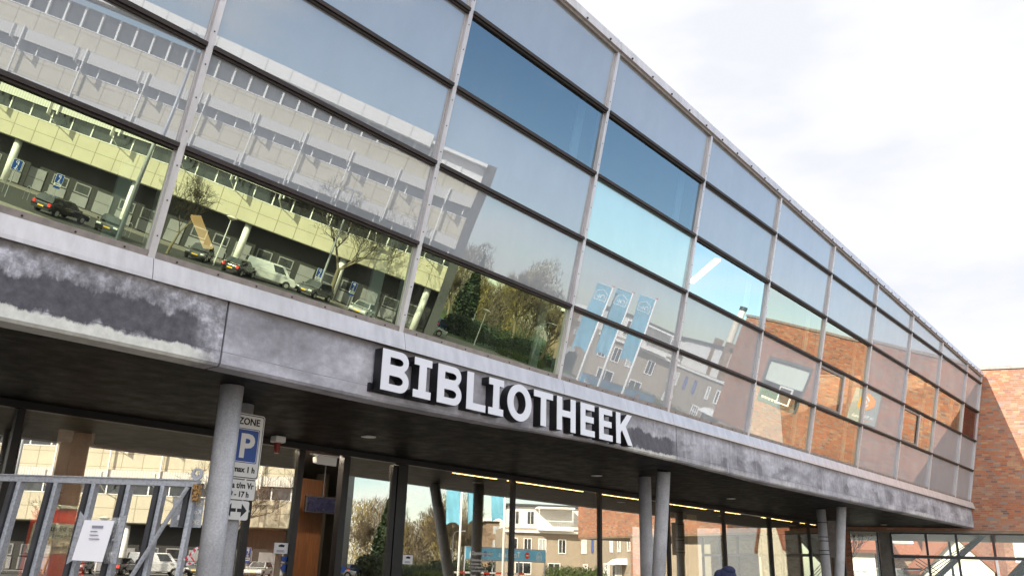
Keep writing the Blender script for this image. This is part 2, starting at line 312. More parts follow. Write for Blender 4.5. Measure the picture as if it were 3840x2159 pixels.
for nm, c in (('black', (0.012, 0.013, 0.015)), ('grey', (0.08, 0.085, 0.09)), ('white', (0.72, 0.72, 0.72)), ('blue', (0.02, 0.06, 0.16)), ('silver', (0.42, 0.43, 0.44))):
    M['car_' + nm] = flat('car_paint_' + nm, c, 0.25, 0.2, 0.05, 1, 0.6, coat=0.7)
def bark():
    t = NT('bark'); a = t.noise(1, 7, 0.7, vec=t.map((10, 10, 2)))
    return t.pbr(t.ramp(a, [(0.3, (0.10, 0.078, 0.05)), (0.7, (0.24, 0.20, 0.13))]), 0.9, normal=t.bump(a, 0.5, 0.03))
M['bark'] = bark()
M['twig'] = flat('twigs', (0.10, 0.078, 0.05), 0.9, 0, 0.3)
M['twig_dark'] = flat('dark_twigs', (0.045, 0.036, 0.024), 0.9, 0, 0.3)
M['twig_gold'] = flat('golden_twigs', (0.20, 0.155, 0.05), 0.9, 0, 0.3)
def leaf(name, a, b):
    t = NT(name); oi = t.noise(1.3, 4); return t.pbr(t.ramp(oi, [(0.3, a), (0.7, b)]), 0.6, spec=0.3)
M['leaf'] = leaf('hedge_leaves', (0.018, 0.035, 0.008), (0.075, 0.105, 0.022))
M['leaf_dark'] = leaf('conifer_needles', (0.012, 0.024, 0.010), (0.035, 0.055, 0.022))
M['roof_tile'] = flat('red_roof_tiles', (0.22, 0.075, 0.038), 0.7, 0, 0.25, 6)
M['roof_dark'] = flat('dark_roofing', (0.06, 0.065, 0.07), 0.7)
M['steel_dark'] = flat('dark_steel', (0.03, 0.03, 0.032), 0.5, 0.3)
M['lampglow_amber'] = lamp_mat('amber_tube', (1.0, 0.55, 0.20), 0.55)
M['lampglow_white'] = lamp_mat('white_tube', (1.0, 0.97, 0.9), 3.0)
M['strip_warm'] = lamp_mat('warm_strip_light', (1.0, 0.62, 0.24), 5.0)
M['fill_strip_glow'] = lamp_mat('fill_strip_emission', (1.0, 0.86, 0.68), 55.0)  # emission of the added strips hidden behind the window head
M['downlight'] = flat('downlight_glass', (0.62, 0.60, 0.55), 0.3)
def paving():
    t = NT('square_paving'); x, y, z = t.xyz(); n1 = t.noise(0.25, 5); n2 = t.noise(14, 4)
    b = t.n('TexBrick'); t.put(b.inputs['Vector'], t.co()); b.inputs['Scale'].default_value = 1.0; b.inputs['Brick Width'].default_value = 0.30; b.inputs['Row Height'].default_value = 0.15; b.inputs['Mortar Size'].default_value = 0.006
    b.inputs['Color1'].default_value = (0.20, 0.185, 0.165, 1); b.inputs['Color2'].default_value = (0.27, 0.24, 0.21, 1); b.inputs['Mortar'].default_value = (0.11, 0.10, 0.09, 1)
    c = t.mix(1.0, b.outputs['Color'], t.ramp(n1, [(0.3, 0.75), (0.7, 1.1)]), 'MULTIPLY'); return t.pbr(c, 0.85)
M['paving'] = paving()
M['asphalt'] = flat('asphalt', (0.040, 0.040, 0.042), 0.9, 0, 0.25, 6)
M['grass'] = leaf('lawn', (0.03, 0.05, 0.012), (0.07, 0.095, 0.025))
M['tape'] = None
def tape():
    t = NT('barrier_tape'); x, y, z = t.xyz(); f = t.math('LESS_THAN', t.math('FRACT', t.math('DIVIDE', t.math('ADD', z, x), 0.05)), 0.5)
    return t.pbr(t.mix(f, (0.55, 0.52, 0.54), (0.42, 0.03, 0.05)), 0.4)
M['tape'] = tape()
def cork():
    t = NT('cork_block'); v = t.noise(90, 3, 0.6); return t.pbr(t.ramp(v, [(0.42, (0.02, 0.012, 0.01)), (0.55, (0.36, 0.20, 0.06))]), 0.8)
M['cork'] = cork()

# ------------------------------------------------------------------ mesh helpers
class MB:
    def __init__(s): s.v = []; s.f = []; s.mi = []; s.cur = 0
    def add(s, vs, fs):
        b = len(s.v); s.v += [tuple(v) for v in vs]; s.f += [tuple(b + i for i in f) for f in fs]; s.mi += [s.cur] * len(fs); return s
    def box(s, x0, x1, y0, y1, z0, z1):
        v = [(x, y, z) for z in (z0, z1) for y in (y0, y1) for x in (x0, x1)]
        return s.add(v, [(0, 2, 3, 1), (4, 5, 7, 6), (0, 1, 5, 4), (2, 6, 7, 3), (0, 4, 6, 2), (1, 3, 7, 5)])
    def hexa(s, p):   # 8 points, bottom ring 0-3, top ring 4-7
        return s.add(p, [(3, 2, 1, 0), (4, 5, 6, 7), (0, 1, 5, 4), (1, 2, 6, 5), (2, 3, 7, 6), (3, 0, 4, 7)])
    def tube(s, p, q, r0, r1=None, n=10, caps=True):
        p = Vector(p); q = Vector(q); r1 = r0 if r1 is None else r1; d = (q - p).normalized()
        a = d.orthogonal().normalized(); b = d.cross(a); vs = []
        for c, r in ((p, r0), (q, r1)):
            for k in range(n):
                t = 2 * math.pi * k / n; vs.append(c + a * (r * math.cos(t)) + b * (r * math.sin(t)))
        fs = [(k, (k + 1) % n, n + (k + 1) % n, n + k) for k in range(n)]
        if caps: fs += [tuple(range(n - 1, -1, -1)), tuple(range(n, 2 * n))]
        return s.add(vs, fs)
    def path(s, pts, r, n=8):
        for a, b in zip(pts, pts[1:]): s.tube(a, b, r, r, n)
        return s
    def prism(s, poly, axis, a0, a1):   # poly 2D extruded along axis ('x': (y,z); 'y': (x,z); 'z': (x,y))
        n = len(poly)
        mk = {'x': lambda p, a: (a, p[0], p[1]), 'y': lambda p, a: (p[0], a, p[1]), 'z': lambda p, a: (p[0], p[1], a)}[axis]
        vs = [mk(p, a0) for p in poly] + [mk(p, a1) for p in poly]
        return s.add(vs, [(k, (k + 1) % n, n + (k + 1) % n, n + k) for k in range(n)] + [tuple(range(n - 1, -1, -1)), tuple(range(n, 2 * n))])
    def obj(s, name, mats, parent=None, smooth=False, bevel=0, **tags):
        me = bpy.data.meshes.new(name); me.from_pydata(s.v, [], s.f); me.update()
        bm = bmesh.new(); bm.from_mesh(me); bmesh.ops.recalc_face_normals(bm, faces=bm.faces); bm.to_mesh(me); bm.free()
        mats = mats if isinstance(mats, (list, tuple)) else [mats]
        for m in mats: me.materials.append(M[m] if isinstance(m, str) else m)
        for p, i in zip(me.polygons, s.mi): p.material_index = i; p.use_smooth = smooth
        return link(name, me, parent, bevel, **tags)
def link(name, me, parent=None, bevel=0, **tags):
    o = bpy.data.objects.new(name, me); COL.objects.link(o)
    if parent is not None: o.parent = parent
    if bevel:
        b = o.modifiers.new('bevel', 'BEVEL'); b.width = bevel; b.segments = 2; b.limit_method = 'ANGLE'
    for k, v in tags.items(): o[k] = v
    return o
def thing(name, label, cat, loc=(0, 0, 0), rz=0.0, group=None):
    o = bpy.data.objects.new(name, None); COL.objects.link(o); o.location = loc; o.rotation_euler = (0, 0, rz); o.empty_display_size = 0.3
    o['label'] = label; o['category'] = cat
    if group: o['group'] = group
    return o
def tag(o, label, cat, group=None):
    o['label'] = label; o['category'] = cat
    if group: o['group'] = group
    return o
def curve_mesh(name, loops, depth, bevel=0.0):
    cu = bpy.data.curves.new(name, 'CURVE'); cu.dimensions = '2D'; cu.fill_mode = 'BOTH'; cu.extrude = depth / 2; cu.bevel_depth = bevel
    for lp in loops:
        sp = cu.splines.new('POLY'); sp.points.add(len(lp) - 1); sp.use_cyclic_u = True
        for p, (x, y) in zip(sp.points, lp): p.co = (x, y, 0, 1)
    o = bpy.data.objects.new(name + '_tmp', cu); COL.objects.link(o)
    dg = bpy.context.evaluated_depsgraph_get(); me = bpy.data.meshes.new_from_object(o.evaluated_get(dg)); me.name = name
    bpy.data.objects.remove(o); bpy.data.curves.remove(cu); return me
def text_mesh(name, body, size, depth=0.004, align='LEFT', shear=0.0, offset=0.0):
    cu = bpy.data.curves.new(name, 'FONT'); cu.body = body; cu.size = size; cu.extrude = depth / 2; cu.align_x = align; cu.shear = shear; cu.offset = offset
    cu.resolution_u = 3
    o = bpy.data.objects.new(name + '_tmp', cu); COL.objects.link(o)
    dg = bpy.context.evaluated_depsgraph_get(); me = bpy.data.meshes.new_from_object(o.evaluated_get(dg)); me.name = name
    bpy.data.objects.remove(o); bpy.data.curves.remove(cu); return me
def place_text(name, body, size, mat, parent, x, y, z, align='LEFT', facing=-1, sx=1.0, depth=0.004, offset=0.0):
    """upright text on a local XZ plane; facing -1 looks towards -y, +1 towards +y"""
    me = text_mesh(name, body, size, depth, align, offset=offset); me.materials.append(M[mat])
    if facing == -1: mt = Matrix(((sx, 0, 0, x), (0, 0, -1, y), (0, 1, 0, z), (0, 0, 0, 1)))
    else: mt = Matrix(((-sx, 0, 0, x), (0, 0, 1, y), (0, 1, 0, z), (0, 0, 0, 1)))
    me.transform(mt); return link(name, me, parent)
def arc(cx, cy, r, a0, a1, n=14, ry=None):
    ry = r if ry is None else ry
    return [(cx + r * math.cos(R(a0 + (a1 - a0) * k / n)), cy + ry * math.sin(R(a0 + (a1 - a0) * k / n))) for k in range(n + 1)]
def copy_tree(o, parent=None):
    c = o.copy(); COL.objects.link(c)
    if parent is not None: c.parent = parent
    for ch in o.children: copy_tree(ch, c)
    return c

# ------------------------------------------------------------------ ground
g = MB(); g.add([(-300, -300, 0), (900, -300, 0), (900, 600, 0), (-300, 600, 0)], [(0, 1, 2, 3)]); g.obj('ground', 'paving')['kind'] = 'structure'
g = MB(); g.add([(49, -90, .004), (68.5, -90, .004), (68.5, 13, .004), (49, 13, .004)], [(0, 1, 2, 3)]); g.obj('car_park', 'asphalt')['kind'] = 'structure'
g = MB(); g.add([(86, 9, .004), (400, 0, .004), (400, 60, .004), (86, 38, .004)], [(0, 1, 2, 3)]); g.obj('park_lawn', 'grass')['kind'] = 'structure'

# ------------------------------------------------------------------ library
PHI = 0.851462; TH = 0.217424; LO = Vector((7.85757, 21.67074, 0.0)); BW = 3.56354; SH = 1.2; Z0 = 4.7145
lib = thing('library_building', 'modern public library with an outward leaning glass curtain wall above a dark recessed ground floor', 'building', LO, PHI)
LM = Matrix.Translation(LO) @ Matrix.Rotation(PHI, 4, 'Z')
def lw(al, out, z): return LM @ Vector((al, -out, z))
sT, cT = math.sin(TH), math.cos(TH)
def F(al, v, q): return (al, -(v * sT + q * cT), Z0 + v * cT - q * sT)
def fbox(mb, a0, a1, v0, v1, q0, q1, v1b=None):
    v1b = v1 if v1b is None else v1b
    return mb.hexa([F(a0, v0, q0), F(a1, v0, q0), F(a1, v0, q1), F(a0, v0, q1), F(a0, v1, q0), F(a1, v1b, q0), F(a1, v1b, q1), F(a0, v1, q1)])
def roofv(i): return SH * (4.97 - 0.095 * (i - 3))
I0, I1 = -2, 10.64
edges = [float(i) for i in range(I0, 11)] + [I1]
TBL = {4: 'OOOOOOOOOOO', 3: 'OOBBOOOOOOO', 2: 'OOOTSCCOCCD', 1: 'OOOOOOCOCOO', 0: 'CCCOOCCOOOO'}
KIND = {'O': 'frit', 'B': 'clear_blue', 'T': 'frit_aqua', 'S': 'clear_sky', 'C': 'clear', 'D': 'brown_glass'}
TILT = R(0.42)
for a, b in zip(edges, edges[1:]):
    ia = int(math.floor(a)); a0 = (a - 6) * BW + 0.03; a1 = (b - 6) * BW - 0.03
    for j in range(5):
        k = TBL[j][ia] if ia >= 0 else ('C' if j == 0 else 'O')
        mat = KIND[k]
        if k == 'O' and ia >= 5: mat = 'frit_warm'
        if k == 'C' and ia >= 5: mat = 'clear_warm'
        v0 = j * SH; t0 = (j + 1) * SH if j < 4 else roofv(a) - 0.02; t1 = (j + 1) * SH if j < 4 else roofv(b) - 0.02
        q = -0.012; ex = math.sin(TILT) if k in 'OT' else 0.0     # the printed panes sit a touch steeper in their gaskets
        m = MB(); vm = v0 + 0.6
        cuts = [(a0, a1)]
        if j == 1 and ia in (6, 8): c = (a0 + a1) / 2; cuts = [(a0, c), (c, a1)]
        for ca, cb in cuts:
            m = MB(); ta = t0 + (t1 - t0) * (ca - a0) / (a1 - a0); tb = t0 + (t1 - t0) * (cb - a0) / (a1 - a0)
            qa, qb, qt = q + (v0 - vm) * ex, q + (ta - vm) * ex, q + (tb - vm) * ex
            # a real pane is never flat: slight lean of its own and a shallow bow from the gaskets
            jx, jz, bow = rnd.gauss(0, .0010), rnd.gauss(0, .0010), rnd.choice((-1, 1)) * rnd.uniform(.0006, .0019)
            nx, ny = 12, 7; G = []
            for iy in range(ny + 1):
                for ix in range(nx + 1):
                    u, w = ix / nx, iy / ny; tt = ta + (tb - ta) * u; al = ca + (cb - ca) * u; v = v0 + (tt - v0) * w
                    qq = qa + (qb + (qt - qb) * u - qa) * w + jx * (u - .5) * (cb - ca) + jz * (w - .5) + bow * math.sin(math.pi * u) * math.sin(math.pi * w)
                    G.append(F(al, v, qq))
            m.add(G, [(iy * (nx + 1) + ix, iy * (nx + 1) + ix + 1, (iy + 1) * (nx + 1) + ix + 1, (iy + 1) * (nx + 1) + ix) for iy in range(ny) for ix in range(nx)])
            if k in 'OT': m.add([F(ca, v0, qa - .03), F(cb, v0, qa - .03), F(cb, tb, qt - .03), F(ca, ta, qb - .03)], [(0, 1, 2, 3)])
            m.obj('glass_pane', mat, lib, smooth=True)
        if len(cuts) == 2:
            m = MB(); fbox(m, c - .045, c + .045, v0 + .06, (j + 1) * SH - .06, 0, .05); m.obj('sash_divider', 'alu', lib)
            m = MB(); fbox(m, a0 + .01, c - .05, (j + 1) * SH - .13, (j + 1) * SH - .06, 0, .03); fbox(m, a0 + .01, c - .05, v0 + .06, v0 + .12, 0, .03); fbox(m, c - .10, c - .05, v0 + .12, v0 + SH - .13, 0, .03)
            m.obj('sash_frame', 'alu_brown', lib)
for i in edges:
    al = (i - 6) * BW; m = MB(); top = roofv(i)
    fbox(m, al - .037, al + .037, -.07, top, 0.0, .05); m.cur = 0
    fbox(m, al - .055, al + .055, -.06, top, -.14, -.004)
    m.cur = 1
    for k in range(int(top / .4)):
        p = Vector(F(al, .2 + k * .4, .049)); d = (Vector(F(al, 0, 1)) - Vector(F(al, 0, 0)))
        m.tube(p, p + d * .006, .009, n=6)
    m.obj('mullion', ['alu', 'black'], lib)
m = MB(); al = (I1 - 6) * BW; fbox(m, al + .05, al + .14, -.07, roofv(I1), -.1, .03); m.obj('end_post', 'alu', lib)
for a, b in zip(edges, edges[1:]):
    a0 = (a - 6) * BW + .041; a1 = (b - 6) * BW - .041
    for j in range(1, 5):
        v = j * SH; m = MB()
        fbox(m, a0, a1, v - .004, v + .046, 0, .075)
        fbox(m, a0, a1, v - .034, v - .008, 0, .04)
        o = m.obj('transom', 'transom', lib)
    m = MB(); fbox(m, a0, a1, -.05, .03, -.02, .035)
    m.cur = 1
    for k in range(7):
        p = Vector(F(a0 + (a1 - a0) * (k + .5) / 7, -.012, .034)); d = Vector(F(0, 0, 1)) - Vector(F(0, 0, 0)); m.tube(p, p + d * .006, .012, n=6)
    m.obj('bottom_rail', ['alu_brown', 'black'], lib)
    prof = [(-.0, 4.648), (-.085, 4.648), (-.105, 4.635), (-.155, 4.435), (-.155, 4.392), (-.135, 4.392), (-.125, 4.425), (.0, 4.425)]
    x0 = (a - 6) * BW + .004; x1 = (b - 6) * BW - .004
    if b == I1: x1 += .25
    m = MB(); m.prism(prof, 'x', x0, x1); m.obj('sill_flashing', 'alu', lib)
    va, vb = roofv(a), roofv(b); m = MB()
    xa, xb = (a - 6) * BW + .004, (b - 6) * BW - .004 + (.18 if b == I1 else 0)
    m.hexa([F(xa, va - .02, -.5), F(xb, vb - .02, -.5), F(xb, vb - .02, .05), F(xa, va - .02, .05), F(xa, va + .035, -.5), F(xb, vb + .035, -.5), F(xb, vb + .035, .05), F(xa, va + .035, .05)])
    m.obj('head_rail', 'alu_brown', lib)
    m = MB()
    m.hexa([F(xa, va + .036, -.6), F(xb, vb + .036, -.6), F(xb, vb + .036, .09), F(xa, va + .036, .09), F(xa, va + .25, -.75), F(xb, vb + .25, -.75), F(xb, vb + .23, .03), F(xa, va + .23, .03)])
    m.cur = 1
    for k in range(5):
        p = Vector(F(xa + (xb - xa) * (k + .5) / 5, va + (vb - va) * (k + .5) / 5 + .06, .085)); m.tube(p, p + Vector((0, -.02, 0)), .02, n=6)
    m.obj('roof_coping', ['alu', 'transom'], lib)
# roof and rear
A0, A1 = (I0 - 6) * BW, (I1 - 6) * BW
pa, pb = F(A0, roofv(I0), -.3), F(A1, roofv(I1), -.3)
m = MB(); m.hexa([pa, pb, (A1 - 12, 16, pb[2]), (A0, 20, pa[2]), (pa[0], pa[1], pa[2] + .2), (pb[0], pb[1], pb[2] + .2), (A1 - 12, 16, pb[2] + .2), (A0, 20, pa[2] + .2)]); m.obj('roof', 'roof_dark', lib)
m = MB(); m.box(A0 - .3, A0, 0, 20, 0, Z0); m.hexa([(A0 - .3, 0, Z0 + .001), (A0, 0, Z0 + .001), (A0, 20, Z0 + .001), (A0 - .3, 20, Z0 + .001), (A0 - .3, pa[1], pa[2]), (A0, pa[1], pa[2]), (A0, 20, pa[2]), (A0 - .3, 20, pa[2])]); m.box(A0, A1 - 12, 20, 20.3, 0, pa[2]); m.obj('outer_wall', 'brick', lib)
# upper interior
m = MB(); m.box(A0, A1 - 1, .1, 12, 4.35, 4.62); m.obj('upper_floor', 'interior_grey', lib)
m = MB(); m.box(A0, A1 - 4, 11, 11.2, 4.63, 10.4); m.obj('upper_back_wall', 'interior', lib)
for i in edges[:-1]:
    al = (i - 6) * BW; m = MB(); fbox(m, al - .42, al - .22, .05, roofv(i) - .1, -.34, -.30); m.obj('curtain', 'white', lib)
def strip(name, a, b, w, t, mat, label, cat='ceiling light', group=None):
    m = MB(); a = Vector(a); b = Vector(b); d = (b - a).normalized(); s = Vector((-d.y, d.x, 0)) * w / 2
    lo = [a - s, b - s, b + s, a + s]; m.hexa(lo + [p + Vector((0, 0, t)) for p in lo]); o = m.obj(name, mat); o.matrix_world = LM; return tag(o, label, cat, group)
strip('ceiling_tube_light', (-14.04, 6.84, 8.25), (-12.94, 8.27, 8.25), .2, .06, 'lampglow_amber', 'amber ceiling light glowing behind the second pane of the lowest glass row')
strip('ceiling_tube_light', (-4.54, .73, 8.25), (-5.56, -.5, 8.25), .14, .05, 'lampglow_white', 'white fluorescent tube seen through the pale blue pane high in the curtain wall')
strip('ceiling_tube_light', (-9.9, 1.4, 8.6), (-9.3, .6, 8.6), .16, .05, 'white', 'small unlit white lamp behind the second deep blue pane')
# fascia, edge and soffit
EC = [(-30, .10), (-19.08, .10), (-18.05, .12), (-16.85, .12), (-14.7, .071), (-12.05, .193), (-11.03, .327), (-9.15, .444), (-7.02, .364), (-5, .26), (-2.97, .162), (5.54, .128), (16.29, .03), (18, .03)]
def eo(al):
    for (a, x), (b, y) in zip(EC, EC[1:]):
        if a <= al <= b: t = (al - a) / (b - a); t = t * t * (3 - 2 * t) * .5 + t * .5; return x + (y - x) * t
    return .05
def zlow(al): return 3.65 + max(0.0, (eo(al) - .12)) / 4.1
def fo(al): return min(.12, eo(al))
joints = [-24, -16.9, -7.0, 5.6, 16.62]
for a, b in zip(joints, joints[1:]):
    n = int((b - a) / .35) + 1; m = MB(); P = []
    for k in range(n + 1):
        al = a + .012 + (b - a - .024) * k / n; o = fo(al); zl = zlow(al)
        P.append([(al, -o, 4.40), (al, -o, zl + .03), (al, -o + .03, zl), (al, -o + .30, zl + .004), (al, -o + .30, 4.40)])
    vs = [p for r in P for p in r]; fs = []
    for k in range(n):
        for c in range(5): fs.append((k * 5 + c, k * 5 + (c + 1) % 5, (k + 1) * 5 + (c + 1) % 5, (k + 1) * 5 + c))
    fs += [(0, 1, 2, 3, 4), tuple(n * 5 + c for c in (4, 3, 2, 1, 0))]
    m.add(vs, fs); m.obj('fascia_panel', 'fascia', lib)
m = MB(); n = 110; rows = []
for k in range(n + 1):
    al = -24 + 40.55 * k / n; z = zlow(al)
    rows.append([(al, -fo(al) + .05, z + .006), (al, 1.1, 3.65 + .3 * (z - 3.65) + .002), (al, 4.27, 3.65), (al, 4.27, 3.9), (al, .2, 3.95)])
vs = [p for r in rows for p in r]; fs = []
for k in range(n):
    for c in range(5): fs.append((k * 5 + c, k * 5 + (c + 1) % 5, (k + 1) * 5 + (c + 1) % 5, (k + 1) * 5 + c))
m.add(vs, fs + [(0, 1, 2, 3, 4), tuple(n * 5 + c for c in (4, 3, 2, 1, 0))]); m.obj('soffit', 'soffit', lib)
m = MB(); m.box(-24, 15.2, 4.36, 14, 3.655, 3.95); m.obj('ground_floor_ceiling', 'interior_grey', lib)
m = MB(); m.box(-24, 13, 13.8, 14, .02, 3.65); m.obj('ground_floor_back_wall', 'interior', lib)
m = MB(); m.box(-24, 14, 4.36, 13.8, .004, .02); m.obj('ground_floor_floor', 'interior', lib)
# columns: (top along,out) (base along,out)
for (ta, to), (ba, bo) in (((-16.2, -.77), (-16.12, -.82)), ((-15.42, -1.76), (-15.42, -1.76)), ((-5.19, -1.755), (-5.19, -1.755)), ((-5.92, -.825), (-5.42, -1.47)), ((5.2, -1.775), (5.2, -1.775)), ((4.335, -.815), (4.83, -1.47))):
    m = MB(); m.tube((ba, -bo, 0), (ta, -to, 3.66), .14, n=28); m.obj('column', 'column', lib, smooth=True)
# ground floor glazing
ML = [-24, -20.6, -17.32, -13.58, -12.63, -11.62, -10.2, -6.77, -3.32, .11, 3.55, 7.0, 10.43, 13.9]
GY = 4.3
for a, b in zip(ML, ML[1:]):
    if a == -12.63: continue        # the sliding door stands open here
    o = MB(); o.box(a + .04, b - .04, GY + .0, GY + .012, .05, 3.54); o.obj('shop_window', 'shop', lib)
for x in ML:
    w = {-17.32: .05, -10.2: .13, -12.63: .06, -11.62: .075, -13.58: .055}.get(x, .045)
    m = MB(); m.box(x - w, x + w, GY - .05, GY + .10, 0, 3.54); m.obj('window_post', 'black_frame', lib)
m = MB(); m.box(-24, 13.9, GY - .06, GY + .11, 3.545, 3.648); m.obj('window_head', 'black_frame', lib)
m = MB(); m.box(-10.46, -10.34, GY - .03, GY + .08, 0, 3.5); m.obj('door_jamb', 'black_frame', lib)
for x0, x1, y, z0, z1 in ((-15.95, -15.35, 6.5, .02, 3.64), (-12.2, -10.35, 6.55, .02, 3.3), (-20, -16.4, 9, .02, 3.2)):
    m = MB(); m.box(x0, x1, y, y + .25, z0, z1); m.obj('wood_wall_panel', 'wood', lib)
m = MB(); m.box(-15.2, -12.9, 8.0, 8.2, 3.05, 3.64); m.obj('wood_bulkhead', 'wood', lib)
for x, y in ((-19.0, 7.5), (-9, 8.5), (-1.5, 9), (3.2, 8.0), (5.0, 6.6)):
    m = MB(); m.tube((x, y, .02), (x, y, 3.65), .16, n=20); m.obj('inner_column', 'interior_grey', lib, smooth=True)
m = MB(); m.box(4.2, 6.6, 6.9, 7.1, .02, 3.64); m.obj('inner_partition', 'cream', lib)
for a, b, w in ((-17.0, -14.0, 'above the red banner'), (-13.4, -10.4, 'above the open door')):  # added out of sight to brighten the banner and wood panels
    o = thing('added_fill_strip', 'hidden fill strip added behind the window head ' + w, 'strip light', lw((a + b) / 2, -4.55, 3.60), PHI, 'fill strips added behind the window head')
    h2 = (b - a) / 2
    m = MB(); m.box(-h2, h2, -.05, .05, -.012, 0); m.obj('fill_panel', 'fill_strip_glow', o); m = MB(); m.box(-h2 - .02, h2 + .02, -.08, .08, .001, .045); m.obj('housing', 'alu', o)
k = 0
for a, b, w in ((-8.33, -6.9, 'left of the second tall window post'), (-6.5, -3.5, 'over the third bay of shop windows'), (-2.9, -.3, 'just left of the leaning column pair'), (.4, 3.2, 'right of the leaning column pair'), (3.8, 5.6, 'over the cream inner wall'), (7.3, 9.9, 'beyond the cream inner wall'), (10.7, 12.2, 'nearest the far columns')):
    strip('light_strip', (a, 4.7, 3.575), (b, 4.7, 3.575), .05, .03, 'strip_warm', 'thin warm light strip behind the shop glass, ' + w, 'strip light', 'warm light strips inside the shop windows')

# ------------------------------------------------------------------ letters
def LET(w, kind):
    H = .55; s = .138; t = .105
    if kind == 'I': a = (w - s) / 2; return [[(0, 0), (w, 0), (w, t), (a + s, t), (a + s, H - t), (w, H - t), (w, H), (0, H), (0, H - t), (a, H - t), (a, t), (0, t)]]
    if kind == 'L': return [[(0, 0), (w, 0), (w, t), (s, t), (s, H), (0, H)]]
    if kind == 'T': a = (w - s) / 2; return [[(a, 0), (a + s, 0), (a + s, H - t), (w, H - t), (w, H), (0, H), (0, H - t), (a, H - t)]]
    if kind == 'H': m0 = H / 2 - t / 2 + .01; return [[(0, 0), (s, 0), (s, m0), (w - s, m0), (w - s, 0), (w, 0), (w, H), (w - s, H), (w - s, m0 + t), (s, m0 + t), (s, H), (0, H)]]
    if kind == 'E': m0 = H / 2 - t / 2 + .01; return [[(0, 0), (w, 0), (w, t), (s, t), (s, m0), (w * .93, m0), (w * .93, m0 + t), (s, m0 + t), (s, H - t), (w * .98, H - t), (w * .98, H), (0, H)]]
    if kind == 'K': return [[(0, 0), (s, 0), (s, .19), (s + .045, .25), (w - .155, 0), (w, 0), (w * .585, .325), (w * .97, H), (w * .97 - .155, H), (s, .335), (s, H), (0, H)]]
    if kind == 'O': return [arc(w / 2, H / 2, w / 2, 0, 354, 48, H / 2 + .012), arc(w / 2, H / 2, w / 2 - s - .005, 0, 354, 48, H / 2 - t + .005)]
    if kind == 'B':
        hb = .305; r1 = hb / 2; r2 = (H - hb + .02) / 2
        out = [(0, 0)] + arc(w - r1 * 1.05, r1, r1 * 1.05, -90, 62, 16, r1) + arc(w - r2 * 1.05 - .02, H - r2, r2 * 1.05, -58, 90, 16, r2) + [(0, H)]
        i1 = [(s, t - .01)] + arc(w - r1 - .04, r1, .09, -90, 90, 10, r1 - t + .01) + [(s, hb - t + .01)]
        i2 = [(s, hb + t * .48)] + arc(w - r2 - .065, (hb + t * .48 + H - t + .01) / 2, .085, -90, 90, 10, (H - t + .01 - hb - t * .48) / 2) + [(s, H - t + .01)]
        return [out, i1, i2]
LS = [('B', -14.742, .485), ('I', -14.178, .33), ('B', -13.735, .485), ('L', -13.152, .41), ('I', -12.685, .335), ('O', -12.268, .580), ('T', -11.642, .49), ('H', -11.052, .51), ('E', -10.408, .41), ('E', -9.872, .41), ('K', -9.355, .53)]
sign = thing('letter_sign', 'row of white block letters with deep black sides reading BIBLIOTHEEK on the concrete edge beam', 'lettering', lw(-11.8, .1, 3.755), PHI)
for ch, al, w in LS:
    me = curve_mesh('letter_body', LET(w, ch), .15)
    mt = Matrix(((1, 0, 0, al + 11.8), (0, 0, -1, -.092), (0, 1, 0, 0), (0, 0, 0, 1))); me.transform(mt); me.materials.append(M['letter_side'])
    b = link('letter', me, sign); b['label'] = 'black sided letter ' + ch
    me = curve_mesh('letter_face', LET(w, ch), .006); cx, cy = w / 2, .275
    me.transform(Matrix(((.985, 0, 0, al + 11.8 + cx * .015), (0, 0, -1, -.171), (0, .985, 0, cy * .015), (0, 0, 0, 1)))); me.materials.append(M['white_acrylic'])
    link('letter_face', me, b)
m = MB(); m.box(-2.99, 2.6, -.015, .03, -.012, .10); m.obj('mounting_rail', 'letter_side', sign)

# ------------------------------------------------------------------ things under the soffit
for k, (al, w) in enumerate(((-12.61, 'over the library doors'), (-6.03, 'right of the doors, left of the leaning columns'), (.47, 'behind the leaning column pair'), (7.0, 'between the two column pairs'), (13.44, 'by the brick wing'))):
    o = thing('downlight', 'round recessed soffit downlight ' + w, 'downlight', lw(al, -2.48, 3.645), PHI, 'downlights in the dark soffit')
    m = MB(); m.tube((0, 0, -.012), (0, 0, .0), .125, n=24); m.obj('trim_ring', 'rim', o); m = MB(); m.tube((0, 0, -.016), (0, 0, -.0125), .1, n=24); m.obj('lens', 'downlight', o)
o = thing('alarm_beacon', 'small red alarm beacon with a white base under the soffit', 'alarm', lw(-13.45, -3.83, 3.64), PHI)
m = MB(); m.prism([(-.1, -.11), (.1, -.11), (.1, .0), (-.1, .0)], 'y', -.09, .09); m.obj('base', 'white', o, bevel=.02)
m = MB(); m.tube((0, 0, -.28), (0, 0, -.112), .048, .055, n=16); m.obj('lens', flat('beacon_red', (0.24, 0.016, 0.010), 0.25), o)
o = thing('emergency_light', 'white box emergency lamp on a bracket above the library door', 'lamp', lw(-12.2, -4.15, 3.30), PHI)
m = MB(); m.prism([(-.06, .0), (.07, .03), (.09, .13), (-.06, .16)], 'x', -.22, .22); m.obj('housing', 'white', o, bevel=.015)
m = MB(); m.box(-.30, .30, -.04, .06, .165, .185); m.obj('bracket', 'alu', o)
o = thing('monitor', 'dark flat screen hung inside the library entrance', 'screen', lw(-10.78, -6.0, 2.6), PHI)
m = MB(); m.box(-.42, .42, 0, .06, -.02, .32); m.obj('casing', 'black', o, bevel=.01); m = MB(); m.box(-.39, .39, -.005, -.001, .01, .29); m.obj('display', flat('screen_blue', (.008, .008, .022), .1, 0, .5, 9), o)
m = MB(); m.tube((0, .03, .32), (0, .03, 1.02), .02); m.obj('hanger', 'black', o)
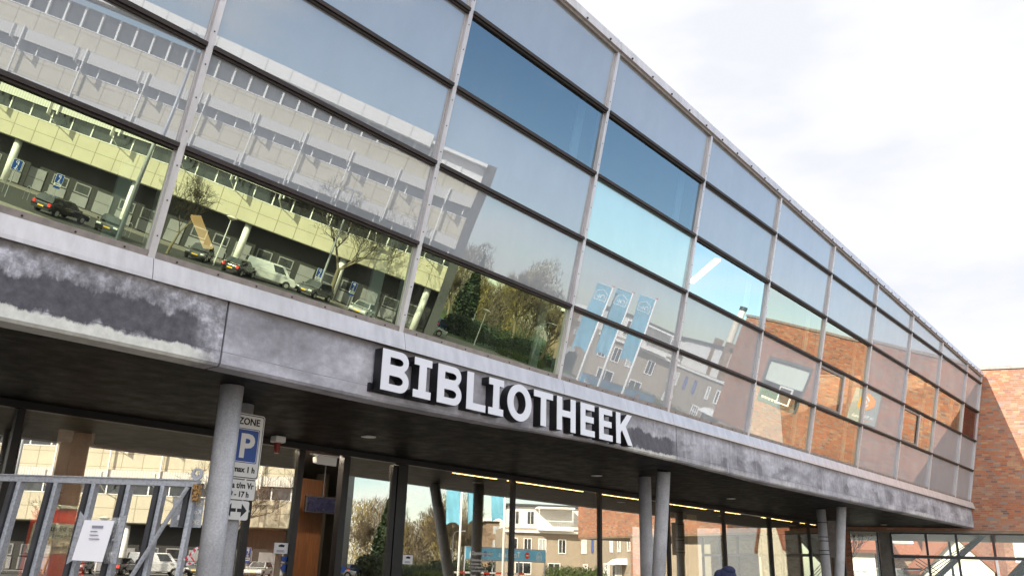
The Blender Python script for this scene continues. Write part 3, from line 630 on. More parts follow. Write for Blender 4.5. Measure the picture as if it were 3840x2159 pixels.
def notice(al, z, w, h, name, label, mat='paper', art=True):
    o = thing(name, label, 'notice', lw(al, -GY + .004, z), PHI); m = MB(); m.box(0, w, -.003, 0, 0, h); m.obj('sheet', mat, o)
    if art:
        m = MB()
        for k in range(4): m.box(w * .2, w * (.8 - .1 * (k % 2)), -.005, -.0035, h * (.12 + .06 * k), h * (.145 + .06 * k))
        m.prism([(w * .3, h * .62), (w * .7, h * .6), (w * .75, h * .8), (w * .5, h * .88), (w * .3, h * .78)], 'y', -.005, -.0035); m.obj('print', 'ink', o)
    return o
notice(-12.97, 1.76, .275, .175, 'paper_notice', 'white paper notice taped inside the glass left of the door')
notice(-10.02, 1.65, .26, .17, 'paper_notice', 'white paper notice on the glass right of the thick door post')
notice(-12.8, 1.635, .12, .085, 'window_sticker', 'small blue square sticker under the paper notice by the door', 'sign_blue', False)
for al, dr, lb in ((-12.8, -1, 'blue arrow sticker pointing left on the door glass'), (-11.53, 1, 'blue arrow sticker pointing right on the door glass')):
    o = MB(); p = [(0, 0), (.09, 0), (.14, .06), (.09, .12), (0, .12), (.045, .06)]
    if dr < 0: p = [(.14 - x, y) for x, y in p]
    o.prism(p, 'y', -.004, 0); ob = o.obj('arrow_sticker', 'sign_blue'); ob.location = lw(al, -GY + .004, 1.47); ob.rotation_euler.z = PHI; tag(ob, lb, 'sticker')
o = thing('opening_hours', 'white lettering headed Openingstijden on the library window', 'lettering', lw(-8.07, -GY + .004, 1.95), PHI)
place_text('heading', 'Openingstijden', .115, 'white', o, 0, 0, -.07)
for k, s_ in enumerate(('Bibliotheek IJmuiden', 'Dudokplein 16', '1971 JN IJmuiden', 'Telefoon 0255 52 53 53')): place_text('text_line', s_, .075 if k == 0 else .055, 'white', o, 0, 0, -.20 - .07 * k)
for k, s_ in enumerate(('Maandag', 'Dinsdag', 'Woensdag')): place_text('text_line', s_, .05, 'white', o, 0, 0, -.50 - .06 * k); place_text('text_line', '10.00 - 17.00 uur', .05, 'white', o, .32, 0, -.50 - .06 * k)
# red promotional banner
o = thing('window_banner', 'red library membership banner standing inside the left window', 'banner', lw(-16.75, -4.85, .02), PHI)
m = MB(); m.prism([(0, 0), (1.0, 0), (.88, 2.26), (.06, 2.26)], 'y', 0, .02); m.obj('print_panel', 'red', o)
m = MB(); m.box(.05, .90, -.012, .03, 2.265, 2.31); m.obj('top_rail', 'pale_green', o)
m = MB(); m.prism([(.09, 1.84), (.86, 1.84), (.86, 2.05), (.13, 2.05), (.10, 2.03)], 'y', -.008, -.002); m.obj('text_panel', 'pale_green', o)
m = MB(); m.prism([(.08, 1.63), (.86, 1.63), (.86, 1.836), (.09, 1.836), (.07, 1.65)], 'y', -.008, -.002); m.obj('text_panel', 'pale_sand', o)
place_text('text_line', 'Gratis lid tot 28 jaar', .105, 'ink', o, .17, -.012, 1.945)
place_text('text_line', 'Met een Young Adult abonnement', .062, 'ink', o, .15, -.012, 1.865)
place_text('text_line', 'Jouw plek, Jouw Bibliotheek', .062, 'ink', o, .13, -.012, 1.70)
m = MB(); m.tube((.3, -.2, .02), (.7, -.2, .02), .03); m.tube((.5, .01, .02), (.5, -.2, .02), .02); m.obj('foot', 'alu', o)

# parking zone sign strapped to the upright column behind the left column
o = thing('parking_zone_sign', 'white zone sign with blue P panel and two plates behind the left column', 'sign', lw(-15.44, -1.55, 2.1), PHI)
def rrect(x0, x1, z0, z1, r):
    return arc(x1 - r, z0 + r, r, -90, 0, 5) + arc(x1 - r, z1 - r, r, 0, 90, 5) + arc(x0 + r, z1 - r, r, 90, 180, 5) + arc(x0 + r, z0 + r, r, 180, 270, 5)
def board(p, name, x0, x1, z0, z1, r, y0, y1, mat): mm = MB(); mm.prism(rrect(x0, x1, z0, z1, r), 'y', y0, y1); return mm.obj(name, mat, p)
b = board(o, 'zone_plate', -.25, .25, .55, 1.40, .04, 0, .02, 'sign_white')
board(b, 'border', -.237, .237, .563, 1.387, .035, -.003, -.0005, 'ink'); board(b, 'field', -.226, .226, .574, 1.376, .03, -.006, -.0031, 'sign_white')
board(b, 'blue_line', -.190, .190, .755, 1.205, .022, -.0072, -.0061, 'sign_blue'); board(b, 'white_line', -.180, .180, .765, 1.195, .02, -.0084, -.0073, 'sign_white'); board(b, 'blue_field', -.172, .172, .773, 1.187, .018, -.0096, -.0085, 'sign_blue')
place_text('zone_text', 'ZONE', .125, 'ink', b, .01, -.009, 1.255, 'CENTER', sx=.95, offset=.003); place_text('letter_p', 'P', .43, 'white', b, .01, -.012, .83, 'CENTER', offset=.014)
place_text('limit_text', 'max 1 h', .105, 'ink', b, .02, -.009, .635, 'CENTER', sx=.95, offset=.003)
b = board(o, 'days_plate', -.23, .23, .285, .535, .03, 0, .02, 'sign_white'); place_text('days_text', 'Ma t/m Vr', .105, 'ink', b, .0, -.003, .43, 'CENTER', sx=.9, offset=.003); place_text('hours_text', '9 - 17 h', .10, 'ink', b, .0, -.003, .32, 'CENTER', sx=.9, offset=.003)
b = board(o, 'arrow_plate', -.19, .17, .03, .27, .03, 0, .02, 'sign_white')
m = MB(); m.prism([(-.17, .15), (-.09, .235), (-.09, .172), (-.02, .172), (-.02, .128), (-.09, .128), (-.09, .065)], 'y', -.003, -.0005); m.prism([(.14, .15), (.06, .235), (.06, .172), (.0, .172), (.0, .128), (.06, .128), (.06, .065)], 'y', -.003, -.0005); m.obj('double_arrow', 'ink', b)
m = MB()
for z in (.15, .4, .7, 1.25): m.box(-.02, .2, .021, .06, z - .012, z + .012)
m.obj('strap', 'galv', o)
# plate strapped to the far upright column
o = thing('column_plate', 'thin plate seen edge on, banded to the far upright column', 'sign', lw(5.2, -1.6, 1.9), PHI)
m = MB(); m.box(.17, .195, -.25, .25, .32, 1.42); m.obj('plate', 'alu_brown', o)
for z in (.40, .52, .80, .92, 1.35):
    m = MB()
    for k in range(20):
        t0, t1 = 2 * math.pi * k / 20, 2 * math.pi * (k + 1) / 20; c = Vector((0, .175, z - .0)); m.tube(c + Vector((.148 * math.cos(t0), .148 * math.sin(t0), 0)), c + Vector((.148 * math.cos(t1), .148 * math.sin(t1), 0)), .012, n=5)
    m.obj('band', 'steel_dark', o)

# ------------------------------------------------------------------ brick wing (right)
WZ = R(-19.3); WO = Vector((18.729, 34.083, 0)); WMx = Matrix.Translation(WO) @ Matrix.Rotation(WZ, 4, 'Z')
wing = thing('brick_wing', 'orange brick wing raised over a glazed lobby at the right end of the library', 'building', WO, WZ)
m = MB()
wx0, wx1 = 10.35, 13.55; wz0, wz1 = 5.75, 7.95
m.box(-7, wx0, 0, .35, 3.56, 10.05); m.box(wx1, 16.75, 0, .35, 3.56, 10.05); m.box(wx0, wx1, 0, .35, 3.56, wz0); m.box(wx0, wx1, 0, .35, wz1, 10.05)
m.box(16.4, 16.75, .351, 9, 3.56, 10.05); m.box(-7, 16.39, 8.65, 9, 3.56, 10.05); m.obj('brick_wall', 'brick', wing)
m = MB(); m.box(-7.0, 16.82, -.06, 9.05, 10.055, 10.19); m.obj('coping', 'alu_brown', wing)
m = MB(); m.box(-6.9, 16.7, .05, 8.9, 9.7, 10.04); m.obj('roof', 'roof_dark', wing)
m = MB(); m.box(-7, 16.70, .01, 8.95, 3.46, 3.555); m.obj('underside', flat('underside_boards', (.16, .125, .085), .5, 0, .3, 2), wing)
m = MB(); m.box(10.0, 11.05, .0, 1.2, 0, 3.455); m.obj('pier', 'brick', wing)
m = MB(); m.box(-7.2, -4.64, .02, .5, 0, 3.455); m.obj('lobby_side_wall', 'brick', wing)
m = MB(); m.hexa([(-3.52, .05, 0), (-3.10, .05, 0), (-3.10, .45, 0), (-3.52, .45, 0), (-3.50, .05, 3.455), (-3.10, .05, 3.455), (-3.10, .45, 3.455), (-3.50, .45, 3.455)]); m.obj('concrete_pillar', 'agg', wing)
w = MB(); w.box(wx0 + .08, wx1 - .08, .12, .135, wz0 + .08, wz1 - .08); wo = w.obj('window', 'pane', wing)
m = MB(); t = .12
m.box(wx0, wx1, -.05, .12, wz0 - .08, wz0 + t); m.box(wx0, wx1, -.05, .12, wz1 - t, wz1 + .04); m.box(wx0, wx0 + t, -.04, .12, wz0 + t, wz1 - t); m.box(wx1 - t, wx1, -.04, .12, wz0 + t, wz1 - t); m.obj('window_frame', flat('grey_green_frame', (.10, .12, .12), .5), wo)
m = MB(); m.box(wx0 + .13, wx1 - .13, .09, .11, wz0 + 1.0, wz1 - .13); m.obj('roller_blind', 'pale_green', wo)
m = MB(); m.box(wx0 + .3, wx0 + 1.25, -.45, -.40, wz0 + .15, wz0 + .95); m.cur = 1; m.box(wx0 + .38, wx0 + 1.17, -.456, -.451, wz0 + .23, wz0 + .87); m.obj('open_sash', ['white', 'pane'], wo)
for k in range(6):
    m = MB(); x = wx0 + 1.55 + k * .27; m.tube((x, .06, wz0 + .13), (x, .06, wz0 + .28), .08, .1, n=10); m.cur = 1
    for q in range(26): a = rnd.uniform(0, 6.3); rr = rnd.uniform(.02, .16); zz = wz0 + .3 + rnd.uniform(0, .4); c = Vector((x + rr * math.cos(a), .06 + .3 * rr * math.sin(a), zz)); m.add([c, c + Vector((.07, 0, .05)), c + Vector((.03, .01, .1))], [(0, 1, 2)])
    m.obj('pot_plant', ['cream', 'leaf'], wo)
# lobby glazing
for (x0, x1) in ((-4.6, -3.55), (-3.06, -1.8), (-1.72, -.7), (-.62, .55), (.75, 2.2), (2.28, 3.5), (3.58, 4.8)):
    for z0, z1 in ((.05, 2.46), (2.58, 3.40)):
        if x0 == -4.6:
            if z0 > 1: continue
            z1 = 3.44
        m = MB(); m.box(x0, x1, .08, .09, z0, z1); m.obj('lobby_pane', 'lobby', wing)
m = MB()
m.box(-3.09, 4.84, .04, .14, 2.46, 2.58); m.box(-3.09, 4.84, .04, .14, 3.40, 3.455)
for x in (-3.07, -1.76, -.66, .65, 2.24, 3.54, 4.82): m.box(x - .04, x + .04, .03, .15, 0, 2.455); m.box(x - .04, x + .04, .03, .15, 2.585, 3.395)
m.obj('lobby_frame', 'steel_dark', wing)
m = MB()
for x in (-4.64, -3.57): m.box(x - .03, x + .03, .05, .12, 0, 3.45)
m.obj('passage_frame', 'steel_dark', wing)
m = MB(); m.box(.60, .70, -.02, .02, 0, 2.45); m.obj('door_post', 'white', wing)
for x in (-3.0, .3, 3.6):
    m = MB(); m.box(x - .05, x + .05, 8.7, 8.8, 0, 3.45); m.obj('rear_post', 'steel_dark', wing)
m = MB(); m.box(3.0, 10, 5.0, 5.15, 0, 3.455); m.obj('lobby_partition', 'brick_brown', wing)
# stair in the lobby
m = MB(); m.hexa([(-2.1, 2.6, 1.0), (-1.9, 2.6, 1.0), (-1.9, 3.6, 1.0), (-2.1, 3.6, 1.0), (.6, 2.6, 3.44), (.85, 2.6, 3.44), (.85, 3.6, 3.44), (.6, 3.6, 3.44)]); m.obj('stair_flight', 'steel_dark', wing)
m = MB(); m.hexa([(-.3, 1.4, .2), (.0, 1.4, .2), (.0, 2.4, .2), (-.3, 2.4, .2), (2.0, 1.4, 2.5), (2.4, 1.4, 2.5), (2.4, 2.4, 2.5), (2.0, 2.4, 2.5)]); m.obj('stair_flight', 'steel_dark', wing)
m = MB()
for dz in (.35, .6, .85): m.tube((-2.1, 1.5, 2.05 + dz * .6), (-.5, 1.5, .9 + dz * .6), .016, n=6)
for dz in (.3, .5, .7, .9): m.tube((-1.9, 2.55, 1.05 + dz), (.7, 2.55, 3.40 + dz * .06), .018, n=6)
m.box(-2.6, -1.9, 1.4, 2.4, 2.02, 2.10); m.obj('stair_railing', 'steel_dark', wing)
# sign board on the wing's brick wall
o = thing('wall_sign', 'grey board with an orange rounded shield logo on the brick wing, mirrored in the glass', 'sign', WMx @ Vector((6.4, 0, 6.2)), WZ)
m = MB(); m.prism([(-.95, 0), (.75, 0), (.85, 1.6), (-.72, 1.6)], 'y', -.06, -.01); m.obj('board', 'bannergrey', o)
m = MB(); m.prism(arc(0, 1.0, .5, 20, 100, 8, .45) + arc(-.05, 1.0, .5, 100, 200, 8, .42) + [(-.35, .72), (-.05, .56), (.2, .60), (.42, .82)], 'y', -.08, -.061); m.obj('shield', 'orange', o)
m = MB(); m.tube((0, -.081, .98), (0, -.095, .98), .09, n=16); m.prism([(-.22, 1.12), (0, 1.30), (.22, 1.12), (.17, 1.05), (0, 1.19), (-.17, 1.05)], 'y', -.095, -.081); m.prism([(-.22, .86), (-.02, .68), (.2, .8), (.15, .87), (-.02, .77), (-.16, .92)], 'y', -.095, -.081); m.obj('emblem', 'white', o)
place_text('name_text', 'de Bibliotheek', .22, 'white', o, -.1, -.064, .27, 'CENTER'); place_text('second_text', 'Velsen', .15, 'orange', o, -.35, -.064, .09, 'CENTER')

# ------------------------------------------------------------------ steel stillage in the left foreground
RZ = 0.0; o = rack = thing('steel_stillage', 'galvanised steel transport rack with upright bars in the left foreground', 'rack', (-2.2, 4.5, 0))
lean = math.tan(R(7))
def rk(x, z, y=0): return (x, y + (z - 2.04) * lean, z)
XL, XR = -1.35, .57
m = MB(); m.box(XL, XR, -.02, .02, 2.006, 2.036); m.box(XL, XR, -.026, .026, 2.0365, 2.042); m.obj('top_rail', 'galv', o)
for k, x in enumerate((-1.15, -.97, -.78, -.585, -.39, -.195, .005, .19, .37, .535)):
    m = MB()
    m.hexa([rk(x + .004, .05, -.02), rk(x + .025, .05, -.02), rk(x + .025, .05, .03), rk(x + .004, .05, .03), rk(x + .004, 2.005, -.02), rk(x + .025, 2.005, -.02), rk(x + .025, 2.005, .03), rk(x + .004, 2.005, .03)])
    b = m.obj('upright', 'galv', o)
    m = MB(); zb = 1.80 if k == 9 else .1
    m.hexa([rk(x - .021, zb, -.04), rk(x + .002, zb, -.04), rk(x + .002, zb, .02), rk(x - .021, zb, .02), rk(x - .021, 2.004, -.04), rk(x + .002, 2.004, -.04), rk(x + .002, 2.004, .02), rk(x - .021, 2.004, .02)])
    m.obj('rubber_strip', 'rubber', b)
m = MB(); m.tube(rk(.53, 2.0, -.05), rk(.06, .9, -.06), .012, n=6); m.obj('diagonal_brace', 'galv', o)
m = MB(); m.box(XL, XR, -.26, -.18, .02, .10); m.box(XL, XL + .08, -.26, .9, .101, .18); m.box(XR - .08, XR, -.26, .9, .101, .18); m.obj('base_frame', 'galv', o)
m = MB()
for x in (-.93, -.74): m.box(x - .055, x - .005, -.10, -.06, 1.64, 1.66)
m.obj('stop_lug', 'rubber', o)
me = curve_mesh('lifting_eye', [rrect(.522, .578, 2.043, 2.104, .024), arc(.55, 2.077, .015, 0, 340, 17)], .012)
me.transform(Matrix(((1, 0, 0, 0), (0, 0, -1, 0), (0, 1, 0, 0), (0, 0, 0, 1)))); me.materials.append(M['galv']); link('lifting_eye', me, o)
m = MB(); m.box(.555, .588, -.055, -.01, 1.93, 2.018); m.obj('cork_pad', 'cork', o)
m = MB(); m.box(.44, .60, .015, .022, 1.80, 1.95); b = m.obj('name_plate', 'galv', o)
for s_, z, mt, sx in (('Schipper', 1.912, 'pale_sand', .85), ('Kozijnen', 1.868, 'sign_white', .85), ('SKA 21.', 1.815, 'pale_sand', 1.0)): place_text('stencil_text', s_, .036, mt, b, .595, .012, z, 'LEFT', facing=-1, sx=-sx, depth=.002)
m = MB(); m.box(.475, .555, .009, .011, 1.836, 1.86); m.obj('paper_label', 'paper', b)
o = thing('document_pouch', 'plastic pouch with a white printed sheet taped to the rack bars', 'paper', (-2.07, 4.37, 1.61))
m = MB(); m.add([(-.115, .005, .005), (.115, -.01, .0), (.125, .0, .225), (-.09, .0, .215), (.0, -.018, .1)], [(0, 1, 4), (1, 2, 4), (2, 3, 4), (3, 0, 4)]); m.obj('plastic_sleeve', 'sleeve', o)
m = MB(); m.hexa([(-.085, -.026, .012), (.07, -.030, .008), (.07, -.024, .008), (-.085, -.02, .012), (-.055, -.03, .205), (.095, -.03, .205), (.095, -.024, .205), (-.055, -.024, .205)]); b = m.obj('printed_sheet', 'paper', o)
m = MB(); m.box(-.01, .045, -.034, -.0315, .168, .18)
for k in range(3): m.box(-.015, .02 + .008 * k, -.034, -.0315, .15 - .018 * k, .154 - .018 * k)
m.obj('sheet_text', flat('grey_print', (.25, .25, .3), .6), b)
m = MB(); m.add([(-.12, -.003, -.01), (-.09, -.004, .01), (-.075, -.002, .225), (-.10, -.002, .25)], [(0, 1, 2, 3)]); m.obj('adhesive_tape', 'galv', o)
m = MB(); m.add([(.10, -.006, .0), (.128, -.005, .0), (.14, -.003, .235), (.112, -.003, .225)], [(0, 1, 2, 3)]); m.obj('adhesive_tape', 'galv', o)
m = MB(); pts = [(0, 0, 0), (.03, -.02, .03), (.06, -.01, .045), (.02, -.03, .0), (-.03, -.02, -.03), (.03, -.03, -.02), (.05, -.02, -.045), (-.01, -.02, -.06), (-.02, -.01, -.16), (-.005, -.01, -.30)]
for a, b in zip(pts, pts[1:]): a = Vector(a); b = Vector(b); m.add([a + Vector((0, 0, .007)), b + Vector((0, .004, .007)), b - Vector((0, -.004, .007)), a - Vector((0, 0, .007))], [(0, 1, 2, 3)])
ob = m.obj('barrier_tape', 'tape'); ob.location = (-1.60, 4.42, 1.665); ob.scale = (.7, .7, .8); tag(ob, 'knotted red and white barrier tape on the last rack bar', 'tape')

# ------------------------------------------------------------------ person at the bottom edge
def skin_body(name, joints, bones, mat, parent, sub=2):
    me = bpy.data.meshes.new(name); me.from_pydata([j[0] for j in joints], bones, []); ob = link(name, me, parent); me.materials.append(M[mat])
    sk = ob.modifiers.new('skin', 'SKIN'); sk.use_smooth_shade = True
    for v, j in zip(me.skin_vertices[0].data, joints): r = j[1]; v.radius = r if isinstance(r, tuple) else (r, r)
    me.skin_vertices[0].data[0].use_root = True
    s2 = ob.modifiers.new('sub', 'SUBSURF'); s2.levels = sub; s2.render_levels = sub
    dg = bpy.context.evaluated_depsgraph_get(); me2 = bpy.data.meshes.new_from_object(ob.evaluated_get(dg)); ob.modifiers.clear(); ob.data = me2; return ob
per = thing('person', 'person in a navy hooded coat, only the hood visible above the bottom edge', 'person', (2.80, 10.9, 0), R(150))
J = [((0, 0, .95), (.17, .12)), ((0, 0, 1.15), (.16, .11)), ((0, .0, 1.38), (.19, .12)), ((0, .0, 1.47), (.09, .08)), ((0, -.02, 1.56), .06), ((0, -.03, 1.66), (.085, .10)),
     ((.19, 0, 1.41), .07), ((.24, .02, 1.14), .055), ((.24, -.06, .90), .042), ((-.19, 0, 1.41), .07), ((-.24, .02, 1.14), .055), ((-.24, -.06, .90), .042),
     ((.10, 0, .88), .10), ((.10, -.03, .50), .068), ((.10, .02, .09), .05), ((.10, -.13, .05), .04), ((-.10, 0, .88), .10), ((-.11, .04, .50), .068), ((-.11, .10, .09), .05), ((-.11, -.05, .05), .04)]
Bn = [(0, 1), (1, 2), (2, 3), (3, 4), (4, 5), (2, 6), (6, 7), (7, 8), (2, 9), (9, 10), (10, 11), (0, 12), (12, 13), (13, 14), (14, 15), (0, 16), (16, 17), (17, 18), (18, 19)]
skin_body('body', J, Bn, 'skin', per)
cj = [(p, tuple(1.16 * q for q in (r if isinstance(r, tuple) else (r, r)))) for p, r in J]
ci = [0, 1, 2, 3, 6, 7, 8, 9, 10, 11]; cm = {a: k for k, a in enumerate(ci)}
cjj = [cj[a] for a in ci]; cjj[0] = ((0, 0, .80), (.22, .16)); cjj[6] = ((.24, -.05, .93), (.052, .052)); cjj[9] = ((-.24, -.05, .93), (.052, .052))
skin_body('coat', cjj, [(cm[a], cm[b]) for a, b in Bn if a in cm and b in cm], 'navy', per)
skin_body('trousers', [((0, 0, .93), (.18, .13)), ((.10, 0, .85), .115), ((.10, -.03, .50), .082), ((.10, .02, .10), .065), ((-.10, 0, .85), .115), ((-.11, .04, .50), .082), ((-.11, .10, .10), .065)], [(0, 1), (1, 2), (2, 3), (0, 4), (4, 5), (5, 6)], 'denim', per)
def ellips(mb, c, r, n=14, k=9, cut=None):
    vs = []; fs = []
    for i in range(k + 1):
        th = math.pi * i / k
        for j in range(n):
            ph = 2 * math.pi * j / n; vs.append((c[0] + r[0] * math.sin(th) * math.cos(ph), c[1] + r[1] * math.sin(th) * math.sin(ph), c[2] + r[2] * math.cos(th)))
    for i in range(k):
        for j in range(n): fs.append((i * n + j, i * n + (j + 1) % n, (i + 1) * n + (j + 1) % n, (i + 1) * n + j))
    mb.add(vs, fs); return mb
m = MB()
for s_ in (-1, 1): ellips(m, (.11 * s_, -.05 if s_ > 0 else .03, .05), (.05, .13, .05))
m.obj('shoes', 'shoe', per, smooth=True)
m = MB(); ellips(m, (0, .01, 1.60), (.128, .140, .125)); ellips(m, (0, .06, 1.51), (.16, .14, .10)); ellips(m, (-.03, .02, 1.685), (.085, .10, .062)); ellips(m, (.075, .05, 1.60), (.075, .10, .10)); m.obj('hood', 'navy', per, smooth=True)
m = MB(); ellips(m, (0, -.105, 1.63), (.065, .035, .09)); ellips(m, (0, -.143, 1.62), (.014, .018, .022)); m.obj('face', 'skin', per, smooth=True)
m = MB()
for s_ in (-1, 1): ellips(m, (.028 * s_, -.137, 1.655), (.011, .006, .007))
m.obj('eyes', 'ink', per); m = MB(); m.box(-.022, .022, -.142, -.132, 1.578, 1.585); m.obj('mouth', 'red', per)
for s_ in (-1, 1):
    hj = [((.24 * s_, -.06, .90), .034), ((.235 * s_, -.075, .83), (.04, .022))]; hb = [(0, 1)]
    for q in range(4):
        x = (.205 + .02 * q) * s_; b0 = len(hj); L = (.05, .06, .058, .045)[q]
        hj += [((x, -.085, .80), .0095), ((x, -.095, .80 - L * .6), .009), ((x, -.085, .80 - L), .008)]; hb += [(1, b0), (b0, b0 + 1), (b0 + 1, b0 + 2)]
    b0 = len(hj); hj += [((.195 * s_, -.09, .845), .011), ((.185 * s_, -.115, .81), .009)]; hb += [(1, b0), (b0, b0 + 1)]
    skin_body('hand', hj, hb, 'skin', per, 1)

# ================================================================== the square opposite, seen in the glass
# ------------------------------------------------------------------ generic builders
def window(parent, x, z, w, h, y=0.0, fr='white', pane='pane', t=.07, bars=(1, 1), name='window', out=.04):
    p = MB(); p.box(x, x + w, y - .01, y, z, z + h); po = p.obj(name, pane, parent)
    m = MB(); m.box(x - t / 2, x + w + t / 2, y - out, y - .012, z - t / 2, z + t / 2); m.box(x - t / 2, x + w + t / 2, y - out, y - .012, z + h - t / 2, z + h + t / 2)
    m.box(x - t / 2, x + t / 2, y - out, y - .012, z + t / 2, z + h - t / 2); m.box(x + w - t / 2, x + w + t / 2, y - out, y - .012, z + t / 2, z + h - t / 2)
    for k in range(1, bars[0]): xx = x + w * k / bars[0]; m.box(xx - t / 3, xx + t / 3, y - out * .8, y - .012, z + t / 2, z + h - t / 2)
    for k in range(1, bars[1]): zz = z + h * k / bars[1]; m.box(x + t / 2, x + w - t / 2, y - out * .75, y - .013, zz - t / 3, zz + t / 3)
    m.obj('frame', fr, po); return po

# ------------------------------------------------------------------ beige office block, face on x = 72 looking to -x ; local X = -y
off = thing('office_building', 'long beige panelled office block with white fins, mirrored in the left glass panes', 'building', (72, 0, 0), R(-90))
X0, X1 = -10.8, 75.0
def band(name, z0, z1, y0, mat, x0=X0, x1=X1, th=.5): m = MB(); m.box(x0, x1, y0, y0 + th, z0, z1); return m.obj(name, mat, off)
band('cladding_band', 4.8, 7.5, 0, 'beige'); band('cladding_band', 10.0, 12.1, 0, 'beige'); band('cladding_band', 14.35, 16.1, 0, 'beige')
band('window_strip', 7.55, 8.85, .35, 'pane', th=.05); band('window_strip', 12.15, 13.15, .35, 'pane', th=.05); band('window_strip', 16.15, 18.2, .5, 'pane', th=.05)
for z in (7.502, 12.102, 16.102): band('window_sill', z, z + .07, -.06, 'white', th=.42)
band('sunscreen', 8.9, 9.95, -.35, 'ribbed', th=.5); band('sunscreen', 13.2, 14.3, -.35, 'ribbed', th=.5)
band('soffit', 4.7, 4.795, .02, 'dark_wall', th=3); band('ground_floor_wall', 0, 4.69, 2.6, 'dark_wall', th=.3)
band('building_core', 4.8, 18.2, .6, 'dark_wall', th=15)
ys = [8.2, 2.9, -2.2, -7.2, -12.3, -17.6, -23.9, -30.1, -36.4, -42.6, -48.8, -55, -61]
for y in ys:
    m = MB(); x = -y
    m.box(x - .05, x + .05, -.60, -.36, 8.6, 14.4); m.obj('fin', 'white', off)
    for z in (7.35, 11.9):
        m = MB(); m.tube((x, -.05, z + .3), (x, -2.1, z + 1.0), .05, n=6); m.box(x - .03, x + .03, -2.35, -1.75, z + .95, z + 2.2)
        m.obj('sun_blade', 'white', off)
n = 0; x = X0 + .6
while x < 66:
    for z0, z1 in ((7.575, 8.845), (12.175, 13.145)):
        m = MB(); m.box(x - .06, x + .06, .28, .345, z0, z1); m.obj('window_mullion', 'white', off)
    x += 2.05 if n < 60 else 3; n += 1
    if n > 33: break
for k in range(34):
    x = X0 + 2.5 + k * 1.75; m = MB(); m.box(x - .09, x + .09, .2, .49, 16.18, 18.15); m.obj('window_mullion', 'white', off)
# curved roof edge
m = MB(); N = 60; P = []
for k in range(N + 1):
    x = -4.6 + (X1 + 4.6) * k / N; yb = -1.3 + .0012 * (x - 20) ** 2 * .5; z1 = 20.2 - .0011 * (x - 32) ** 2; z0 = z1 - 1.25
    P.append([(x, yb, z0), (x, yb, z1), (x, yb + 3, z1 + .1), (x, yb + 3, z0)])
vs = [p for r in P for p in r]; fs = []
for k in range(N):
    for c in range(4): fs.append((k * 4 + c, k * 4 + (c + 1) % 4, (k + 1) * 4 + (c + 1) % 4, (k + 1) * 4 + c))
m.add(vs, fs + [(0, 1, 2, 3), tuple(N * 4 + c for c in (3, 2, 1, 0))]); m.obj('roof_edge', panelled('roof_edge_panels', (.70, .69, .65), (.75, .74, .70), 2.6, 40, -200, -5, (.45, .43, .40)), off)
m = MB(); m.box(X0, -4.0, -.8, 4, 17.9, 18.2); m.box(X0 + .1, X0 + 5, .3, .36, 16.2, 17.85); m.obj('corner_canopy', 'white', off)
m = MB(); m.box(X0 - 1.0, X0 - .01, -.25, 15.6, 0, 18.3); m.obj('end_wall', flat('dark_end_wall', (.055, .055, .06), .6), off)
for y in (9.6, .5, -9.9, -21.1, -33.2, -44.5, -56):
    m = MB(); m.tube((-y, .9, 0), (-y, .9, 4.7), .36, n=20); m.obj('round_column', 'white', off, smooth=True)
x = X0 + 1.2; k = 0
while x < 62:
    m = MB(); m.box(x, x + 1.7, 2.5, 2.59, .1, 1.25); m.obj('wall_panel', 'grey_panel', off)
    if k % 3 != 2: window(off, x + .1, 1.45, 1.5, 1.0, 2.58, 'grey_panel', 'pane', .12)
    else:
        m = MB(); m.box(x, x + 1.7, 2.5, 2.59, 1.3, 2.4); m.obj('wall_panel', 'grey_panel', off)
    x += 2.35; k += 1

